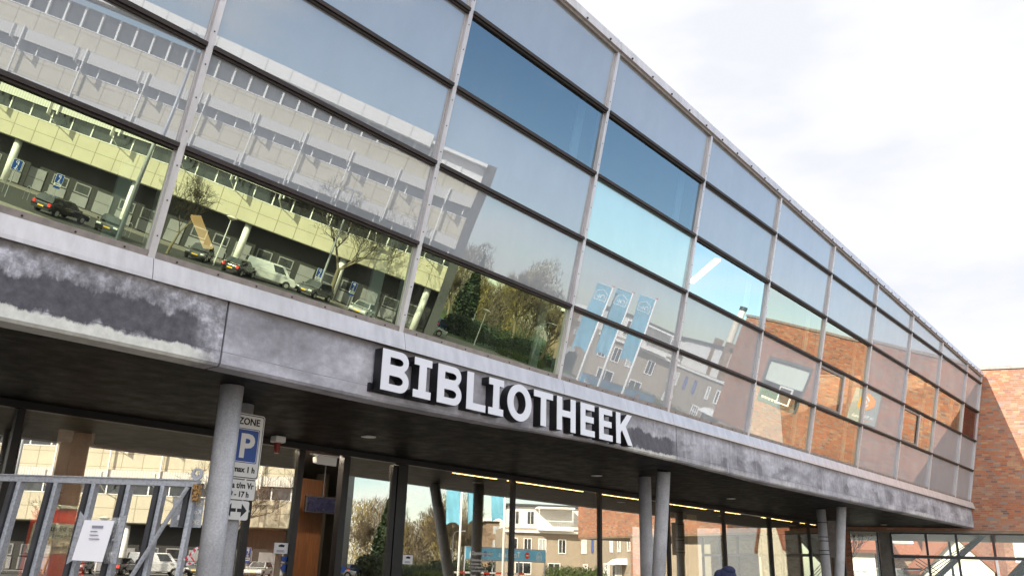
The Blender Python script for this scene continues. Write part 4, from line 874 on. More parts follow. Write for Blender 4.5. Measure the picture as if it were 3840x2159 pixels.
# ------------------------------------------------------------------ cars
def car(name, label, paint, loc, rz, kind='hatch', cat='car', group='cars on the car park'):
    o = thing(name, label, cat, loc, rz, group)
    L, Wd, H, g0 = {'hatch': (4.1, 1.72, 1.48, .32), 'estate': (4.6, 1.78, 1.50, .30), 'suv': (4.5, 1.85, 1.70, .36), 'van': (5.0, 1.95, 1.98, .34), 'camper': (6.2, 2.2, 2.9, .4)}[kind]
    a = L / 2; wl = .52 * H + .18
    if kind == 'van': wl = 1.15
    if kind == 'camper': wl = 1.3
    # body: rounded side profile with wheel arches, front at +x
    def archp(cx): return [(cx + .36 * math.cos(t), .33 + .36 * math.sin(t)) for t in (R(175), R(150), R(120), R(90), R(60), R(30), R(5))]
    rw, fw = -a + .82, a - .86
    hood = wl - .06 if kind != 'van' else wl
    prof = [(-a + .05, g0)] + archp(rw) + archp(fw) + [(a - .06, g0), (a, .55), (a - .05, .72), (a - .35, hood - .08), (a - 1.05, hood)] + [(-a + .25, wl), (-a + .02, wl - .12), (-a, .6)]
    m = MB(); m.prism(prof, 'y', -Wd / 2, Wd / 2); m.obj('body', paint, o, bevel=.07)
    f0 = {'hatch': (a - 1.15, a - 1.85, -a + .55, -a + .12), 'estate': (a - 1.2, a - 1.95, -a + .35, -a + .1), 'suv': (a - 1.15, a - 1.8, -a + .35, -a + .1), 'van': (a - .75, a - 1.5, -a + .18, -a + .06), 'camper': (a - .9, a - .6, -a + .1, -a + .05)}[kind]
    tw, bw = Wd / 2 - .2, Wd / 2 - .05
    base = [(f0[3], -bw, wl), (f0[0], -bw, wl), (f0[0], bw, wl), (f0[3], bw, wl)]; top = [(f0[2], -tw, H), (f0[1], -tw, H), (f0[1], tw, H), (f0[2], tw, H)]
    m = MB(); m.hexa(base + top); cab = m.obj('cabin', paint, o, bevel=.05)
    def lerp(p, q, t): return tuple(p[i] + (q[i] - p[i]) * t for i in range(3))
    def quad(nm, A, B, C, D, s0, s1, t0, t1, off):   # A,B bottom; D,C top
        bl, br, tl, tr = lerp(A, B, s0), lerp(A, B, s1), lerp(D, C, s0), lerp(D, C, s1)
        P = [lerp(bl, tl, t0), lerp(br, tr, t0), lerp(br, tr, t1), lerp(bl, tl, t1)]; P = [tuple(p[i] + off[i] for i in range(3)) for p in P]
        mm = MB(); mm.add(P + [tuple(p[i] - off[i] * .5 for i in range(3)) for p in P], [(0, 1, 2, 3), (0, 1, 5, 4), (1, 2, 6, 5), (2, 3, 7, 6), (3, 0, 4, 7)]); mm.obj(nm, 'pane', cab)
    quad('windscreen', base[1], base[2], top[2], top[1], .07, .93, .1, .92, (.012, 0, .006)); quad('rear_window', base[3], base[0], top[0], top[3], .08, .92, .2 if kind != 'van' else .4, .9, (-.012, 0, .006))
    for sgn, (A, B, C, D) in ((-1, (base[0], base[1], top[1], top[0])), (1, (base[3], base[2], top[2], top[3]))):
        for s0, s1 in ((.08, .36), (.39, .63), (.66, .92)):
            if kind == 'van' and s0 < .6: continue
            quad('side_window', A, B, C, D, s0, s1, .12, .88, (0, .012 * sgn, .004))
    for x in (rw, fw):
        for sgn in (-1, 1):
            m = MB(); m.tube((x, sgn * (Wd / 2 - .2), .32), (x, sgn * (Wd / 2 + .01), .32), .32, n=18); w = m.obj('wheel', 'tyre', o)
            m = MB(); m.tube((x, sgn * (Wd / 2 + .0105), .32), (x, sgn * (Wd / 2 + .02), .32), .2, n=14); m.obj('rim', 'rim', w)
    for sgn in (-1, 1):
        y = sgn * (Wd / 2 - .22); m = MB(); m.box(a - .10, a + .012, y - .17, y + .17, .62, .76); m.obj('headlight', 'lamp_white', o, bevel=.02)
        zt = wl - .32; m = MB(); m.box(-a - .02, -a + .06, y - .10, y + .14 if sgn > 0 else y + .1, zt, zt + .26); m.obj('tail_light', 'lamp_red', o)
        m = MB(); m.box(a - 1.45, a - 1.3, sgn * (Wd / 2 + .02), sgn * (Wd / 2 + .16), wl - .05, wl + .1); m.obj('wing_mirror', paint, o)
    for s_, x in ((-1, -a - .012), (1, a + .004)): m = MB(); m.box(x, x + .012, -.26, .26, .50, .61); m.obj('number_plate', 'plate', o)
    m = MB(); m.box(a - .04, a + .03, -Wd / 2 + .1, Wd / 2 - .1, .30, .47); m.box(-a - .03, -a + .04, -Wd / 2 + .1, Wd / 2 - .1, .30, .47); m.obj('bumper', 'black', o)
    return o
car('estate_car', 'dark estate car with a lit tail lamp, leftmost car in the glass', 'car_black', (53.6, -18.4, 0), R(14), 'estate')
car('hatchback_car', 'dark hatchback facing out beside the mast foot, mirrored in the first glass bay', 'car_black', (56.8, -15.8, 0), R(165), 'hatch')
car('hatchback_car', 'dark brown hatchback by the young tree, mirrored in the second glass bay', 'car_grey', (63.2, -10.6, 0), R(175), 'hatch')
car('hatchback_car', 'black hatchback half hidden by the white van, mirrored in the glass', 'car_black', (61.3, -6.4, 0), R(10), 'hatch')
car('delivery_van', 'white delivery van parked before the office columns, mirrored in the second glass bay', 'car_white', (64.2, -4.4, 0), R(68), 'van', 'van')
car('suv_car', 'dark grey off-road car right of the white van, mirrored in the glass', 'car_grey', (70.0 - 3.2, -.3, 0), R(200), 'suv')
car('silver_car', 'silver car under the blue disabled parking sign by the big bare tree', 'car_silver', (66.0, 4.6, 0), R(188), 'hatch')
car('silver_car', 'silver car beside the office corner column, mirrored in the third glass bay', 'car_silver', (78.5, 8.0 + 3.2, 0), R(90), 'hatch')
car('blue_car', 'dark blue car in front of the rounded bush in the park', 'car_blue', (91.5, 12.0, 0), R(20), 'hatch', group='cars along the park')
car('blue_car', 'blue estate car with red tail lamps parked on the park road', 'car_blue', (128, 17.6, 0), R(8), 'estate', group='cars along the park')
car('blue_car', 'light blue car beyond the hedge near the park tree', 'car_blue', (112, 26.0, 0), R(95), 'hatch', group='cars along the park')
car('camper_van', 'cream camper van parked in front of the park trees', 'car_white', (150, 17.9, 0), R(186), 'camper', 'camper', 'cars along the park')

# ------------------------------------------------------------------ signs, lamps, racks
def pole_sign(loc, h, label, extra='arrow', s=.62):
    o = thing('disabled_parking_sign', label, 'sign', loc, R(-118), 'blue disabled parking signs')
    m = MB(); m.tube((0, .03, 0), (0, .03, h), .035, n=8); m.obj('post', 'galv', o)
    b = board(o, 'sign_plate', -s / 2, s / 2, h - .95, h - .05, .05, -.01, .01, 'sign_blue'); board(b, 'border', -s / 2 - .03, s / 2 + .03, h - .98, h - .02, .06, -.004, .008, 'sign_white')
    place_text('letter_p', 'P', .52, 'white', b, 0, -.016, h - .50, 'CENTER')
    m = MB(); ellips(m, (-.02, -.014, h - .60), (.05, .004, .05), 10, 6); m.prism([(-.05, h - .66), (.03, h - .66), (.05, h - .78), (.14, h - .80), (.14, h - .84), (-.03, h - .84)], 'y', -.016, -.0105); m.prism(arc(-.02, h - .81, .11, 150, 330, 10) + arc(-.02, h - .81, .08, 330, 150, 10), 'y', -.0158, -.0104); m.obj('wheelchair_symbol', 'white', b)
    if extra:
        b = board(o, 'arrow_plate', -s / 2, s / 2, h - 1.25, h - 1.0, .02, -.01, .01, 'sign_white')
        m = MB(); q = h - 1.125; m.prism([(-.22, q - .03), (.08, q - .03), (.08, q - .09), (.23, q), (.08, q + .09), (.08, q + .03), (-.22, q + .03)], 'y', -.016, -.0105); m.obj('arrow', 'ink', b)
        board(o, 'lower_plate', -s / 2 + .03, s / 2 - .03, h - 1.5, h - 1.27, .02, -.01, .01, 'sign_blue')
    return o
pole_sign((53.6, -22.7, 0), 3.3, 'blue disabled parking sign without plates, leftmost in the mirrored car park', None)
pole_sign((66.5, -25.3, 0), 2.95, 'blue disabled parking sign with arrow plate above the dark estate car')
pole_sign((70.5, -1.0, 0), 2.9, 'blue disabled parking sign with plates left of the big bare tree')
pole_sign((71.0, 2.6, 0), 2.8, 'blue disabled parking sign with plates right of the big bare tree trunk')
pole_sign((80.0, 8.2, 0), 2.9, 'blue parking sign by the office corner column, rightmost of its kind')
def globe_lamp(loc, h, label):
    o = thing('street_lamp', label, 'street lamp', loc, 0, 'street lamps with disc heads')
    m = MB(); m.tube((0, 0, 0), (0, 0, h - .2), .075, .045, n=10); m.obj('post', 'sign_white', o)
    m = MB(); m.tube((0, 0, h - .25), (0, 0, h), .12, .52, n=20); m.tube((0, 0, h), (0, 0, h + .16), .52, .12, n=20); m.obj('lamp_head', 'cream', o, smooth=False)
globe_lamp((62.7, -9.0, 0), 4.8, 'white street lamp with a disc head before the office, left of the round column')
globe_lamp((83.5, 16.8, 0), 4.6, 'white street lamp with a disc head in front of the dark park bushes')
o = thing('light_mast', 'tall grey mast rising past the office windows, mirrored in the first bay', 'mast', (56.8, -14.9, 0))
m = MB(); m.tube((0, 0, 0), (0, 0, 15.3), .20, .12, n=12); m.obj('post', 'galv', o, smooth=True)
o = thing('floodlight_mast', 'mast with two rectangular floodlights against the sky above the office roof', 'mast', (52.5, -13.3, 0))
m = MB(); m.tube((0, 0, 0), (0, 0, 16.2), .16, .10, n=10); m.obj('post', 'galv', o, smooth=True)
for s_ in (-1, 1): m = MB(); m.box(-.25, .35, s_ * .15, s_ * 1.0, 15.9, 16.3); m.obj('floodlight', 'galv', o, bevel=.05)
o = thing('twin_street_lamp', 'grey street lamp with two flat heads among the bare twigs', 'street lamp', (67.6, -.2, 0))
m = MB(); m.tube((0, 0, 0), (0, 0, 10.2), .12, .08, n=10); m.obj('post', 'galv', o)
for s_ in (-1, 1): m = MB(); m.box(-.15, .2, s_ * .1, s_ * .85, 10.1, 10.3); m.obj('lamp_head', 'galv', o, bevel=.04)
o = thing('hooked_street_lamp', 'grey street lamp with a hooked arm over the hedge by the park', 'street lamp', (90, 24.6, 0), R(20))
m = MB(); m.path([(0, 0, 0), (0, 0, 5.2), (0, .15, 5.6), (0, .5, 5.8), (0, 1.0, 5.85)], .06); m.obj('post', 'galv', o); m = MB(); m.box(-.1, .1, 1.0, 1.6, 5.78, 5.9); m.obj('lamp_head', 'sign_white', o, bevel=.03)
hoop0 = None
for k, (x, y) in enumerate(((57, -24.6), (58, -23.4), (58.6, -22.3), (60.5, -21), (60.9, -15.8), (61.6, -14.4), (66.0, -9.3), (66.6, -8.2))):
    lb = 'steel bicycle hoop before the office, number %s from the left of its row' % ('one', 'two', 'three', 'four', 'five', 'six', 'seven', 'eight')[k]
    m = MB(); m.path([(0, -.3, 0), (0, -.3, .75)] + [(0, .3 * math.cos(R(180 - a)), .75 + .3 * math.sin(R(a))) for a in range(30, 181, 30)] + [(0, .3, 0)], .03, 6)
    ob = m.obj('bicycle_hoop', 'galv'); ob.location = (x, y, 0); ob.scale = (1, .6, 1.2); tag(ob, lb, 'bicycle rack', 'steel bicycle hoops before the office')

# ------------------------------------------------------------------ unseen building added beside the camera to shade the near paving and rack
nb = thing('added_shade_building', 'unseen plain brick building added beside the library to shade the near paving', 'building', (-13.5, -5, 0))
m = MB(); m.box(-16, 0, -24, 0, 0, 12.5); m.obj('wall', 'brick_red', nb)
m = MB(); m.box(-16.3, .3, -24.3, .3, 12.501, 12.8); m.obj('roof', 'roof_dark', nb)
for z in (1.2, 4.4, 7.6):
    for x in (-14, -10.5, -7, -3.5): window(nb, x, z, 1.6, 1.7, -24.001, 'white', 'pane', .1, (2, 1))
# ------------------------------------------------------------------ trees
def bare_tree(seed, h, spread, levels=5, trunk=.2, twig=.011, split=(2, 3), up=.30, rate=.55):
    rg = random.Random(seed); T = MB(); C = MB()
    def grow(p, d, L, r, lv):
        segs = 3; q = p; dd = d
        for s in range(segs):
            dd = (dd + Vector((rg.uniform(-1, 1), rg.uniform(-1, 1), rg.uniform(-.6, 1) * .6)) * .16).normalized(); e = q + dd * (L / segs)
            r2 = r * (1 - .28 * (s + 1) / segs); n = 8 if lv == 0 else (5 if lv < 3 else 3)
            (T if lv < 2 else C).tube(q, e, r * (1 - .28 * s / segs), r2, n, False); q = e
            if lv > 0 and lv < levels and rg.random() < rate: branch(q, dd, L * rg.uniform(.45, .7), r2 * .55, lv + 1)
        if lv < levels:
            for k in range(rg.randint(*split) + (1 if lv == 0 else 0)): branch(q, dd, L * rg.uniform(.62, .88), r2 * rg.uniform(.6, .8), lv + 1)
    def branch(p, d, L, r, lv):
        a = d.orthogonal().normalized(); b = d.cross(a); ph = rg.uniform(0, 6.283); an = rg.uniform(.35, .85) * spread
        nd = d * math.cos(an) + (a * math.cos(ph) + b * math.sin(ph)) * math.sin(an) + Vector((0, 0, up)); grow(p, nd.normalized(), L, max(r, twig), lv)
    grow(Vector((0, 0, 0)), Vector((0, 0, 1)), h * .30, trunk, 0); return T, C
def tree(name, label, seed, loc, h, spread=1.0, levels=5, trunk=.2, mat='twig', group=None, twig=.012, rz=0.0, rate=.55):
    o = thing(name, label, 'tree', loc, rz, group); T, C = bare_tree(seed, h, spread, levels, trunk, twig, rate=rate)
    T.obj('trunk', 'bark', o, smooth=True); C.obj('crown', mat, o); return o
tree('bare_tree', 'large bare tree with a forked trunk, mirrored before the office in the second bay', 11, (68.2, .9, 0), 11.5, 1.25, 6, .27, 'twig_dark', twig=.013, rate=.34)
tree('bare_tree', 'young bare tree before the office at the left of the second glass bay', 5, (58.9, -11.9, 0), 6.6, 1.1, 6, .13, 'twig_dark', twig=.009, rate=.3)
tree('bare_tree', 'bare multi-stemmed tree beside the hedge at the right of the third bay', 23, (92.7, 26.0, 0), 8.0, 1.2, 6, .22, twig=.014, rate=.3)
tA = tree('park_tree', 'wide bare park tree, darkest crown against the clouds', 31, (150, 27.5, 0), 13.5, 1.1, 6, .4, 'twig', 'bare trees in the park', .03)
spots = [(110, 9.8, .55, 'beside the dark office end wall', 'twig'), (140, 13.5, .72, 'left of the dark conifer', 'twig'), (168, 19, .85, 'golden and right of the conifer', 'twig_gold'), (172, 24, .9, 'golden and in the middle of the park', 'twig_gold'), (158, 31, .85, 'behind the hooked lamp', 'twig'), (190, 29, 1.05, 'farthest in the park', 'twig_gold'), (130, 33, .75, 'before the flat roofed house', 'twig'), (215, 33, 1.0, 'rightmost beyond the park', 'twig')]
for k, (x, y, s_, w, mt) in enumerate(spots):
    c = copy_tree(tA); c.location = (x, y, 0); c.scale = (s_, s_, s_); c.rotation_euler.z = 1.3 * k; c['label'] = 'bare park tree ' + w
    if mt != 'twig':
        for ch in c.children:
            if ch.name.startswith('crown'): ch.data = ch.data.copy(); ch.data.materials[0] = M[mt]
def leafy(mb, c, r, n, size, rg, shape=None):
    for k in range(n):
        while True:
            p = Vector((rg.uniform(-1, 1), rg.uniform(-1, 1), rg.uniform(-1, 1)))
            if .35 < p.length < 1: break
        if shape: p = shape(p)
        q = Vector(c) + Vector((p.x * r[0], p.y * r[1], p.z * r[2])); a = Vector((rg.uniform(-1, 1), rg.uniform(-1, 1), rg.uniform(-1, 1))).normalized() * size; b = a.orthogonal().normalized() * size * .7
        mb.add([q - a, q + b, q + a, q - b], [(0, 1, 2, 3)])
rg = random.Random(3)
o = thing('conifer_tree', 'dark narrow conifer rising among the bare park trees', 'tree', (135, 15.8, 0)); m = MB(); m.tube((0, 0, 0), (0, 0, 11), .3, .05, n=8); m.obj('trunk', 'bark', o)
m = MB(); leafy(m, (0, 0, 6.6), (3.0, 3.0, 6.0), 2600, .34, rg, lambda p: Vector((p.x * (.95 - p.z) * .6, p.y * (.95 - p.z) * .6, p.z))); m.obj('crown', 'leaf_dark', o)
o = thing('round_bush', 'big rounded dark bush at the park corner left of the street lamp', 'bush', (93.5, 14.6, 0)); m = MB(); leafy(m, (0, 0, 1.3), (1.9, 2.2, 1.6), 2200, .16, rg); m.obj('foliage', 'leaf_dark', o)
m = MB(); m.tube((0, 0, 0), (0, 0, 1.2), .12, n=6); m.obj('stem', 'bark', o)
for nm, lb, p0, p1, hh, mt in (('hedge', 'low dark hedge running along the park edge behind the street lamp', (88, 15.5), (92, 24), 1.5, 'leaf_dark'), ('hedge', 'bright green hedge at the foot of the multi-stemmed tree', (84, 20), (90, 26.5), 1.0, 'leaf'), ('hedge', 'green hedge along the brown house below the white windows', (60, 36.5), (83, 35.2), 1.9, 'leaf'), ('hedge', 'tall dark green hedge behind the third bay park cars', (118, 20), (124, 38), 2.4, 'leaf_dark')):
    m = MB(); d = Vector((p1[0] - p0[0], p1[1] - p0[1], 0)); L = d.length; d.normalize()
    for k in range(int(L / .55)):
        c = Vector((p0[0], p0[1], 0)) + d * (k * .55); leafy(m, (c.x, c.y, hh * .5), (.6, .6, hh * .55 * rg.uniform(.85, 1.1)), 110, .10, rg)
    ob = m.obj(nm, mt); tag(ob, lb, 'hedge')
m = MB(); ob = tree('street_sapling', 'thin bare sapling seen through the passage glass beside the brick wing', 41, (15.2, 39.2, 0), 5.2, .85, 5, .05, 'twig', None, .008)

m = MB(); rg = random.Random(9)
for k in range(15000):      # the far side of the park: a brown thicket of bare twigs
    t = rg.random(); x = 150 + 75 * rg.random(); y = x * (.045 + .15 * t); hmax = (9.5 + 3.5 * math.sin(t * 9) + 2 * math.sin(t * 23 + 1)) * x / 150
    z = hmax * rg.random() ** .8; a = Vector((rg.uniform(-.5, .5), rg.uniform(-.6, .6), rg.uniform(.3, 1))).normalized() * rg.uniform(.6, 1.8); b = Vector((rg.uniform(-1, 1), rg.uniform(-1, 1), rg.uniform(-.4, .4))).normalized() * .10
    q = Vector((x, y, z)); m.cur = 1 if math.sin(t * 17) + rg.uniform(-.8, .8) > .3 else 0; m.add([q - b, q + b, q + a], [(0, 1, 2)])
ob = m.obj('park_thicket', ['twig', 'twig_gold']); ob['kind'] = 'stuff'; tag(ob, 'brown and golden thicket of bare twigs filling the far side of the park', 'thicket')
m = MB()
for k in range(9000):
    t = rg.random(); x = 97 + 22 * rg.random(); y = x * (.14 + .17 * t); z = (1.5 + .8 * math.sin(t * 14)) * rg.random()
    q = Vector((x, y, z)); a = Vector((rg.uniform(-1, 1), rg.uniform(-1, 1), rg.uniform(-1, 1))).normalized() * .17; b = a.orthogonal() * .7; m.add([q - a, q + b, q + a, q - b], [(0, 1, 2, 3)])
ob = m.obj('park_shrubs', 'leaf_dark'); ob['kind'] = 'stuff'; tag(ob, 'dark low shrubs covering the ground behind the street lamp in the park', 'shrubs')
# ------------------------------------------------------------------ flags and entrance banner
for k, (y, zt, w) in enumerate(((21.45, 8.95, 'left'), (22.85, 9.1, 'middle'), (24.5, 9.3, 'right'))):
    o = thing('flag_pole', 'white flagpole with a light blue hanging flag, %s of the three mirrored flags' % w, 'flag', (40.0, y, 0), R(-62), 'light blue flags on white poles')
    m = MB(); m.tube((0, 0, 0), (0, 0, zt), .10, .05, n=12); m.obj('pole', 'white', o, smooth=True); m = MB(); m.tube((0, 0, zt), (0, 0, zt + .05), .1, .1, n=12); m.obj('cap', 'red', o)
    m = MB(); m.tube((0.05, 0, zt - .06), (1.15, 0, zt - .06), .015, n=6); m.obj('top_rod', 'white', o)
    m = MB(); nx, nz = 14, 30; vs = []; wd, hh = 1.1, 4.6
    def FP(u, v): return Vector((.07 + u * wd * (1 - .10 * v * v) + .12 * v * math.sin(3 + k), .09 * math.sin(u * 7 + v * 5 + k * 2) * (.15 + v) + .05 * math.sin(v * 9 + 2 * k), zt - .07 - v * hh * (1 - .05 * math.sin(u * 3.1))))
    for iz in range(nz + 1):
        for ix in range(nx + 1): vs.append(FP(ix / nx, iz / nz))
    fs = [(iz * (nx + 1) + ix, iz * (nx + 1) + ix + 1, (iz + 1) * (nx + 1) + ix + 1, (iz + 1) * (nx + 1) + ix) for iz in range(nz) for ix in range(nx)]
    m.add(vs, fs); fl = m.obj('flag', 'flagblue', o, smooth=True)
    hs = [(.12, .80), (.88, .80), (.88, .28), (.5, .05), (.12, .28)]
    m = MB()
    def ln(A, B, wq=.022):
        for s_ in range(6):
            a = [A[i] + (B[i] - A[i]) * s_ / 6 for i in (0, 1)]; b = [A[i] + (B[i] - A[i]) * (s_ + 1) / 6 for i in (0, 1)]
            for sd in (-.012, .012): m.tube(FP(a[0], .07 + a[1] * .24) + Vector((0, sd, 0)), FP(b[0], .07 + b[1] * .24) + Vector((0, sd, 0)), wq, n=5)
    for A, B in zip(hs, hs[1:] + hs[:1]): ln(A, B)
    for A, B in zip([(.26, .66), (.26, .44), (.36, .40), (.46, .46), (.46, .66), (.60, .42), (.60, .66)], [(.26, .44), (.36, .40), (.46, .46), (.46, .66), (.60, .42), (.60, .66), (.74, .52)]): ln(A, B)
    m.obj('emblem', 'white', fl)
o = thing('exit_banner', 'light blue banner reading Tot ziens on a rail at the car park exit', 'banner', (42.5, 22.1, 0), math.atan2(6.7, 5.0) - math.pi)
BL = 8.36
m = MB(); m.box(-BL, 0, -.03, .03, 2.15, 2.92); b = m.obj('banner_sheet', flat('bright_blue_sheet', (0.16, 0.48, 0.70), 0.6), o)
m = MB(); m.tube((-BL, 0, 2.97), (0, 0, 2.97), .04, n=8); m.tube((-BL, 0, 2.10), (0, 0, 2.10), .04, n=8)
for x in (-BL, -BL * .66, -BL * .33, 0): m.tube((x, .06, 0), (x, .06, 3.0), .045, n=8)
m.obj('rail_frame', 'galv', o)
place_text('banner_text', 'Tot ziens', .62, 'white', b, -4.4, -.034, 2.34, 'CENTER'); 
for x in (-.7, -7.6):
    m = MB(); pts = [(x - .27, 2.25), (x + .27, 2.25), (x + .27, 2.6), (x, 2.84), (x - .27, 2.6)]
    for A, B in zip(pts, pts[1:] + pts[:1]): m.tube((A[0], -.036, A[1]), (B[0], -.036, B[1]), .02, n=5)
    m.path([(x - .16, -.036, 2.35), (x - .16, -.036, 2.5), (x - .06, -.036, 2.55), (x, -.036, 2.5), (x, -.036, 2.35)], .02, 5); m.path([(x + .04, -.036, 2.35), (x + .04, -.036, 2.62), (x + .1, -.036, 2.52), (x + .16, -.036, 2.5), (x + .16, -.036, 2.35)], .02, 5); m.obj('house_emblem', 'white', b)
m = MB(); m.tube((-6.3, -.045, 2.53), (-6.3, -.031, 2.53), .24, n=24); ob = m.obj('no_entry_disc', 'red', b); m = MB(); m.box(-6.45, -6.15, -.05, -.046, 2.49, 2.57); m.obj('bar', 'white', ob)
m = MB(); m.tube((-1.9, -.045, 2.53), (-1.9, -.031, 2.53), .18, n=24); m.obj('blue_disc', 'sign_blue', b)
ob = MB(); 
for k in range(12): ob.cur = k % 2; ob.box(-6 + k * .6, -5.4 + k * .6, -.05, .05, 1.15, 1.27)
ob = ob.obj('barrier_beam', ['red', 'white'], o)

# ------------------------------------------------------------------ brown stucco corner house (faces -y and -x)
hs = thing('corner_house', 'brown stucco house with white cross windows and a white siding attic, mirrored beside the wing', 'building', (85, 40, 0))
m = MB(); m.box(-25, 0, 0, 9, 0, 6.1); m.box(.001, 9, -9.5, 9, 0, 6.3); m.obj('wall', 'stucco', hs)
m = MB(); m.box(-25, -1.2, .4, 8.5, 6.101, 8.9); m.box(1.2, 9, -9.0, 8.5, 6.301, 8.9); m.obj('attic_wall', 'siding', hs)
m = MB(); m.box(-25.3, -.9, .1, 8.9, 8.9, 9.15); m.box(.8, 9.3, -9.4, 8.9, 8.901, 9.2); m.obj('roof', 'roof_dark', hs)
m = MB(); m.box(-25.2, -.001, -.25, -.001, 5.75, 6.0); m.box(-.45, -.002, -9.5, -.26, 5.72, 6.0); m.obj('cornice', 'white', hs)
m = MB(); m.box(-17.5, -16.3, -.1, 1.0, 6.102, 9.7); m.box(-12.4, -11.7, .2, 1.0, 6.102, 9.9); m.obj('chimney', 'brick_brown', hs)
m = MB(); m.tube((-13.9, 1.1, 9.1), (-13.9, 1.1, 14.0), .40, .34, n=16); m.cur = 1; m.tube((-13.9, 1.1, 14.01), (-13.9, 1.1, 14.4), .38, .38, n=16); m.obj('flue', ['cream', 'roof_dark'], hs)
for x, w, h, z, fr, pn, br in ((-1.9, .95, 1.5, 3.5, 'white', 'curtain_pane', (2, 2)), (-3.4, .95, 1.5, 3.5, 'white', 'pane', (2, 2)), (-6.9, .6, 1.4, 3.55, 'sign_blue', 'curtain_pane', (1, 1)), (-10.4, .65, 1.4, 3.5, 'sign_blue', 'curtain_pane', (1, 1)), (-15.5, .9, 1.4, 3.5, 'white', 'curtain_pane', (1, 1)), (-18.6, .9, 1.4, 3.5, 'white', 'pane', (1, 1)), (-22.3, .9, 1.4, 3.5, 'white', 'pane', (1, 1)), (-14, 2.1, 1.2, 1.1, 'white', 'pane', (3, 2)), (-4, 2.2, .9, 1.3, 'white', 'pane', (4, 1)), (-18.9, 1.8, 1.3, .9, 'white', 'curtain_pane', (3, 1))):
    window(hs, x, z, w, h, 0, fr, pn, .14, br, out=.09)
m = MB(); m.box(-16.6, -15.4, -.06, -.001, 0, 2.3); m.cur = 1; m.box(-16.45, -15.55, -.08, -.061, .1, 2.15); m.obj('front_door', ['white', 'roof_dark'], hs)
m = MB(); m.hexa([(-21, -1.2, 2.2), (-17, -1.2, 2.2), (-17, 0, 2.2), (-21, 0, 2.2), (-21, -.5, 2.7), (-17, -.5, 2.7), (-17, 0, 2.8), (-21, 0, 2.8)]); m.obj('awning', 'white', hs)
# -x face of the side block
sb = bpy.data.objects.new('side_face', None)
for y, z, w, h, pn in ((-2.7, 3.5, .8, 1.5, 'pane'), (-5.2, 3.5, .8, 1.5, 'curtain_pane'), (-7.0, 3.5, .8, 1.5, 'pane'), (-8.7, 3.5, .8, 1.5, 'pane'), (-6.5, 6.8, .8, 1.5, 'pane'), (-8.4, 6.8, .8, 1.5, 'pane'), (-4.0, 1.0, 1.4, 1.2, 'pane'), (-8.0, 1.0, 1.8, 1.2, 'pane')):
    x = -.001 if z < 6 else 1.2
    m = MB(); m.box(x - .03, x - .001, y, y + w, z, z + h); po = m.obj('window', pn, hs); t = .1; m = MB()
    m.box(x - .09, x - .031, y - t, y, z - t, z + h + t); m.box(x - .09, x - .031, y + w, y + w + t, z - t, z + h + t); m.box(x - .09, x - .031, y, y + w, z - t, z); m.box(x - .09, x - .031, y, y + w, z + h, z + h + t); m.box(x - .07, x - .031, y + w / 2 - .03, y + w / 2 + .03, z, z + h); m.obj('frame', 'white', po)
bpy.data.objects.remove(sb)
m = MB(); m.box(-1.4, 1.1, -5.5, -1.2, 6.02, 6.2); m.box(-1.4, -1.3, -5.5, -1.2, 6.201, 6.45)
for k in range(16): m.box(-1.38, -1.33, -5.45 + k * .28, -5.42 + k * .28, 6.451, 7.1)
m.box(-1.4, -1.3, -5.5, -1.2, 7.101, 7.18); m.box(-1.4, 1.15, -5.6, -1.0, 8.6, 8.8); m.box(-1.36, -1.28, -5.5, -5.42, 7.18, 8.6); m.box(-1.36, -1.28, -1.3, -1.22, 7.18, 8.6); m.obj('balcony', 'white', hs)
o = thing('flat_roof_house', 'dark flat roofed house behind the flags, left of the brown house', 'building', (118, 22, 0), 0)
m = MB(); m.box(0, 14, 10, 22, 0, 8.6); m.obj('wall', 'brick_brown', o); m = MB(); m.box(-.5, 14.5, 9.5, 22.5, 8.601, 9.1); m.obj('roof', 'white', o)
for y in (11, 14, 17, 20):
    for z in (1.2, 4.4, 6.6): m = MB(); m.box(-.05, -.001, y, y + 1.4, z, z + 1.3); m.obj('window', 'curtain_pane', o)

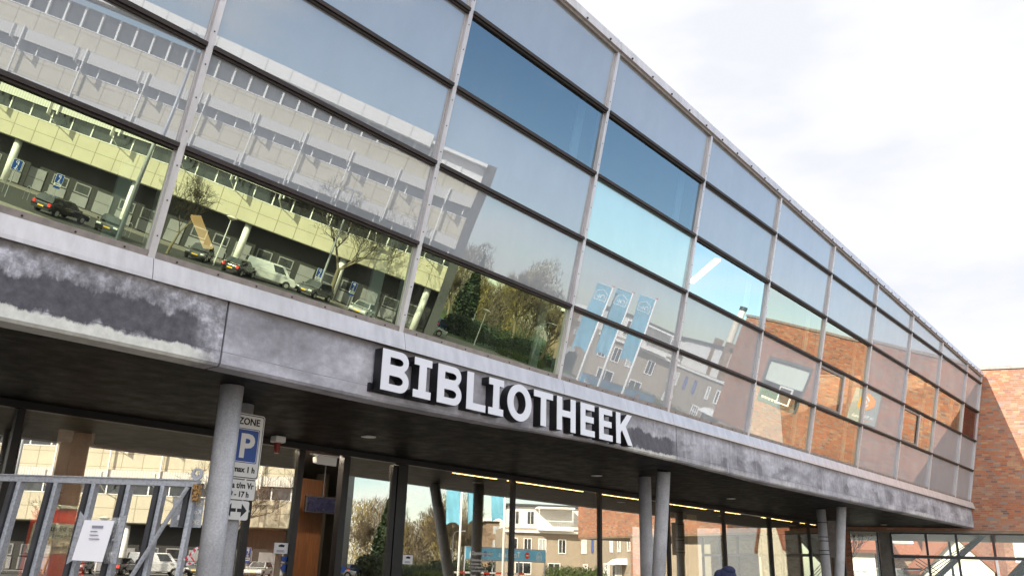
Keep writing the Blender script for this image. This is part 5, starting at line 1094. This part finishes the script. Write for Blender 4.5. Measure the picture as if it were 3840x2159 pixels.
# ------------------------------------------------------------------ houses beyond the lobby (seen through its glass)
def gable_house(name, label, loc, rz, w, d, eave, ridge, wall, roofm, gable_front=False, dormers=0, wins=()):
    o = thing(name, label, 'house', loc, rz, 'houses beyond the glazed lobby')
    m = MB()
    if gable_front:
        m.prism([(0, 0), (w, 0), (w, eave), (w / 2, ridge), (0, eave)], 'y', 0, d); m.obj('wall', wall, o)
        m = MB(); m.prism([(-.3, eave - .25), (w / 2, ridge + .02), (w / 2, ridge + .25), (-.4, eave - .02)], 'y', -.25, d); m.prism([(w + .3, eave - .25), (w / 2 + .001, ridge + .02), (w / 2 + .001, ridge + .25), (w + .4, eave - .02)], 'y', -.25, d); m.obj('roof', roofm, o)
    else:
        m.prism([(0, 0), (d, 0), (d, eave), (d / 2, ridge), (0, eave)], 'x', 0, w); m.obj('wall', wall, o)
        m = MB(); m.prism([(-.35, eave - .2), (d / 2, ridge + .02), (d / 2, ridge + .2), (-.4, eave)], 'x', -.2, w + .2); m.prism([(d + .35, eave - .2), (d / 2 + .001, ridge + .02), (d / 2 + .001, ridge + .2), (d + .4, eave)], 'x', -.2, w + .2); m.obj('roof', roofm, o)
        for k in range(dormers):
            x = w * (k + .5) / dormers - .8; m = MB(); m.box(x, x + 1.6, .3, 2.2, eave + .1, eave + 1.7); dm = m.obj('dormer', 'white', o); m = MB(); m.box(x + .2, x + 1.4, .28, .295, eave + .35, eave + 1.5); m.obj('dormer_window', 'curtain_pane', dm)
    for x, z, ww, hh in wins: window(o, x, z, ww, hh, 0, 'white', 'curtain_pane', .1, (2, 1))
    return o
gable_house('white_house', 'white rendered house with an orange tiled roof behind the brick passage', (17.6, 54, 0), R(-6), 5.4, 9, 3.3, 7.5, 'cream', 'roof_tile', False, 0, ((.6, .8, 1.3, 1.3), (2.6, .8, 1.0, 1.9), (4.0, .8, 1.0, 1.3)))
gable_house('terraced_house', 'brick terraced house with red roof and white dormers left of the lobby stairs', (23.4, 61, 0), R(-8), 5.6, 9, 3.3, 8.2, 'brick_brown', 'roof_tile', False, 3, ((.4, .8, 1.3, 1.5), (2.2, .8, 1.3, 1.5), (4.0, .8, 1.2, 1.5)))
gable_house('gabled_house', 'cream gable fronted house with an orange roof seen through the lobby', (27.4, 56.5, 0), R(-12), 4.2, 9, 2.2, 4.3, 'cream', 'roof_tile', True, 0, ((1.2, .9, 1.8, 1.2),))
gable_house('terraced_house', 'red brick terraced house right of the cream gable in the lobby view', (32.6, 56, 0), R(-14), 16, 9, 4.6, 8.8, 'brick_red', 'roof_tile', False, 4, tuple((x, z, 1.5, h) for x in (.6, 2.9, 5.2, 7.5, 9.8, 12.1, 14.2) for z, h in ((.8, 1.4), (2.9, 1.2))))
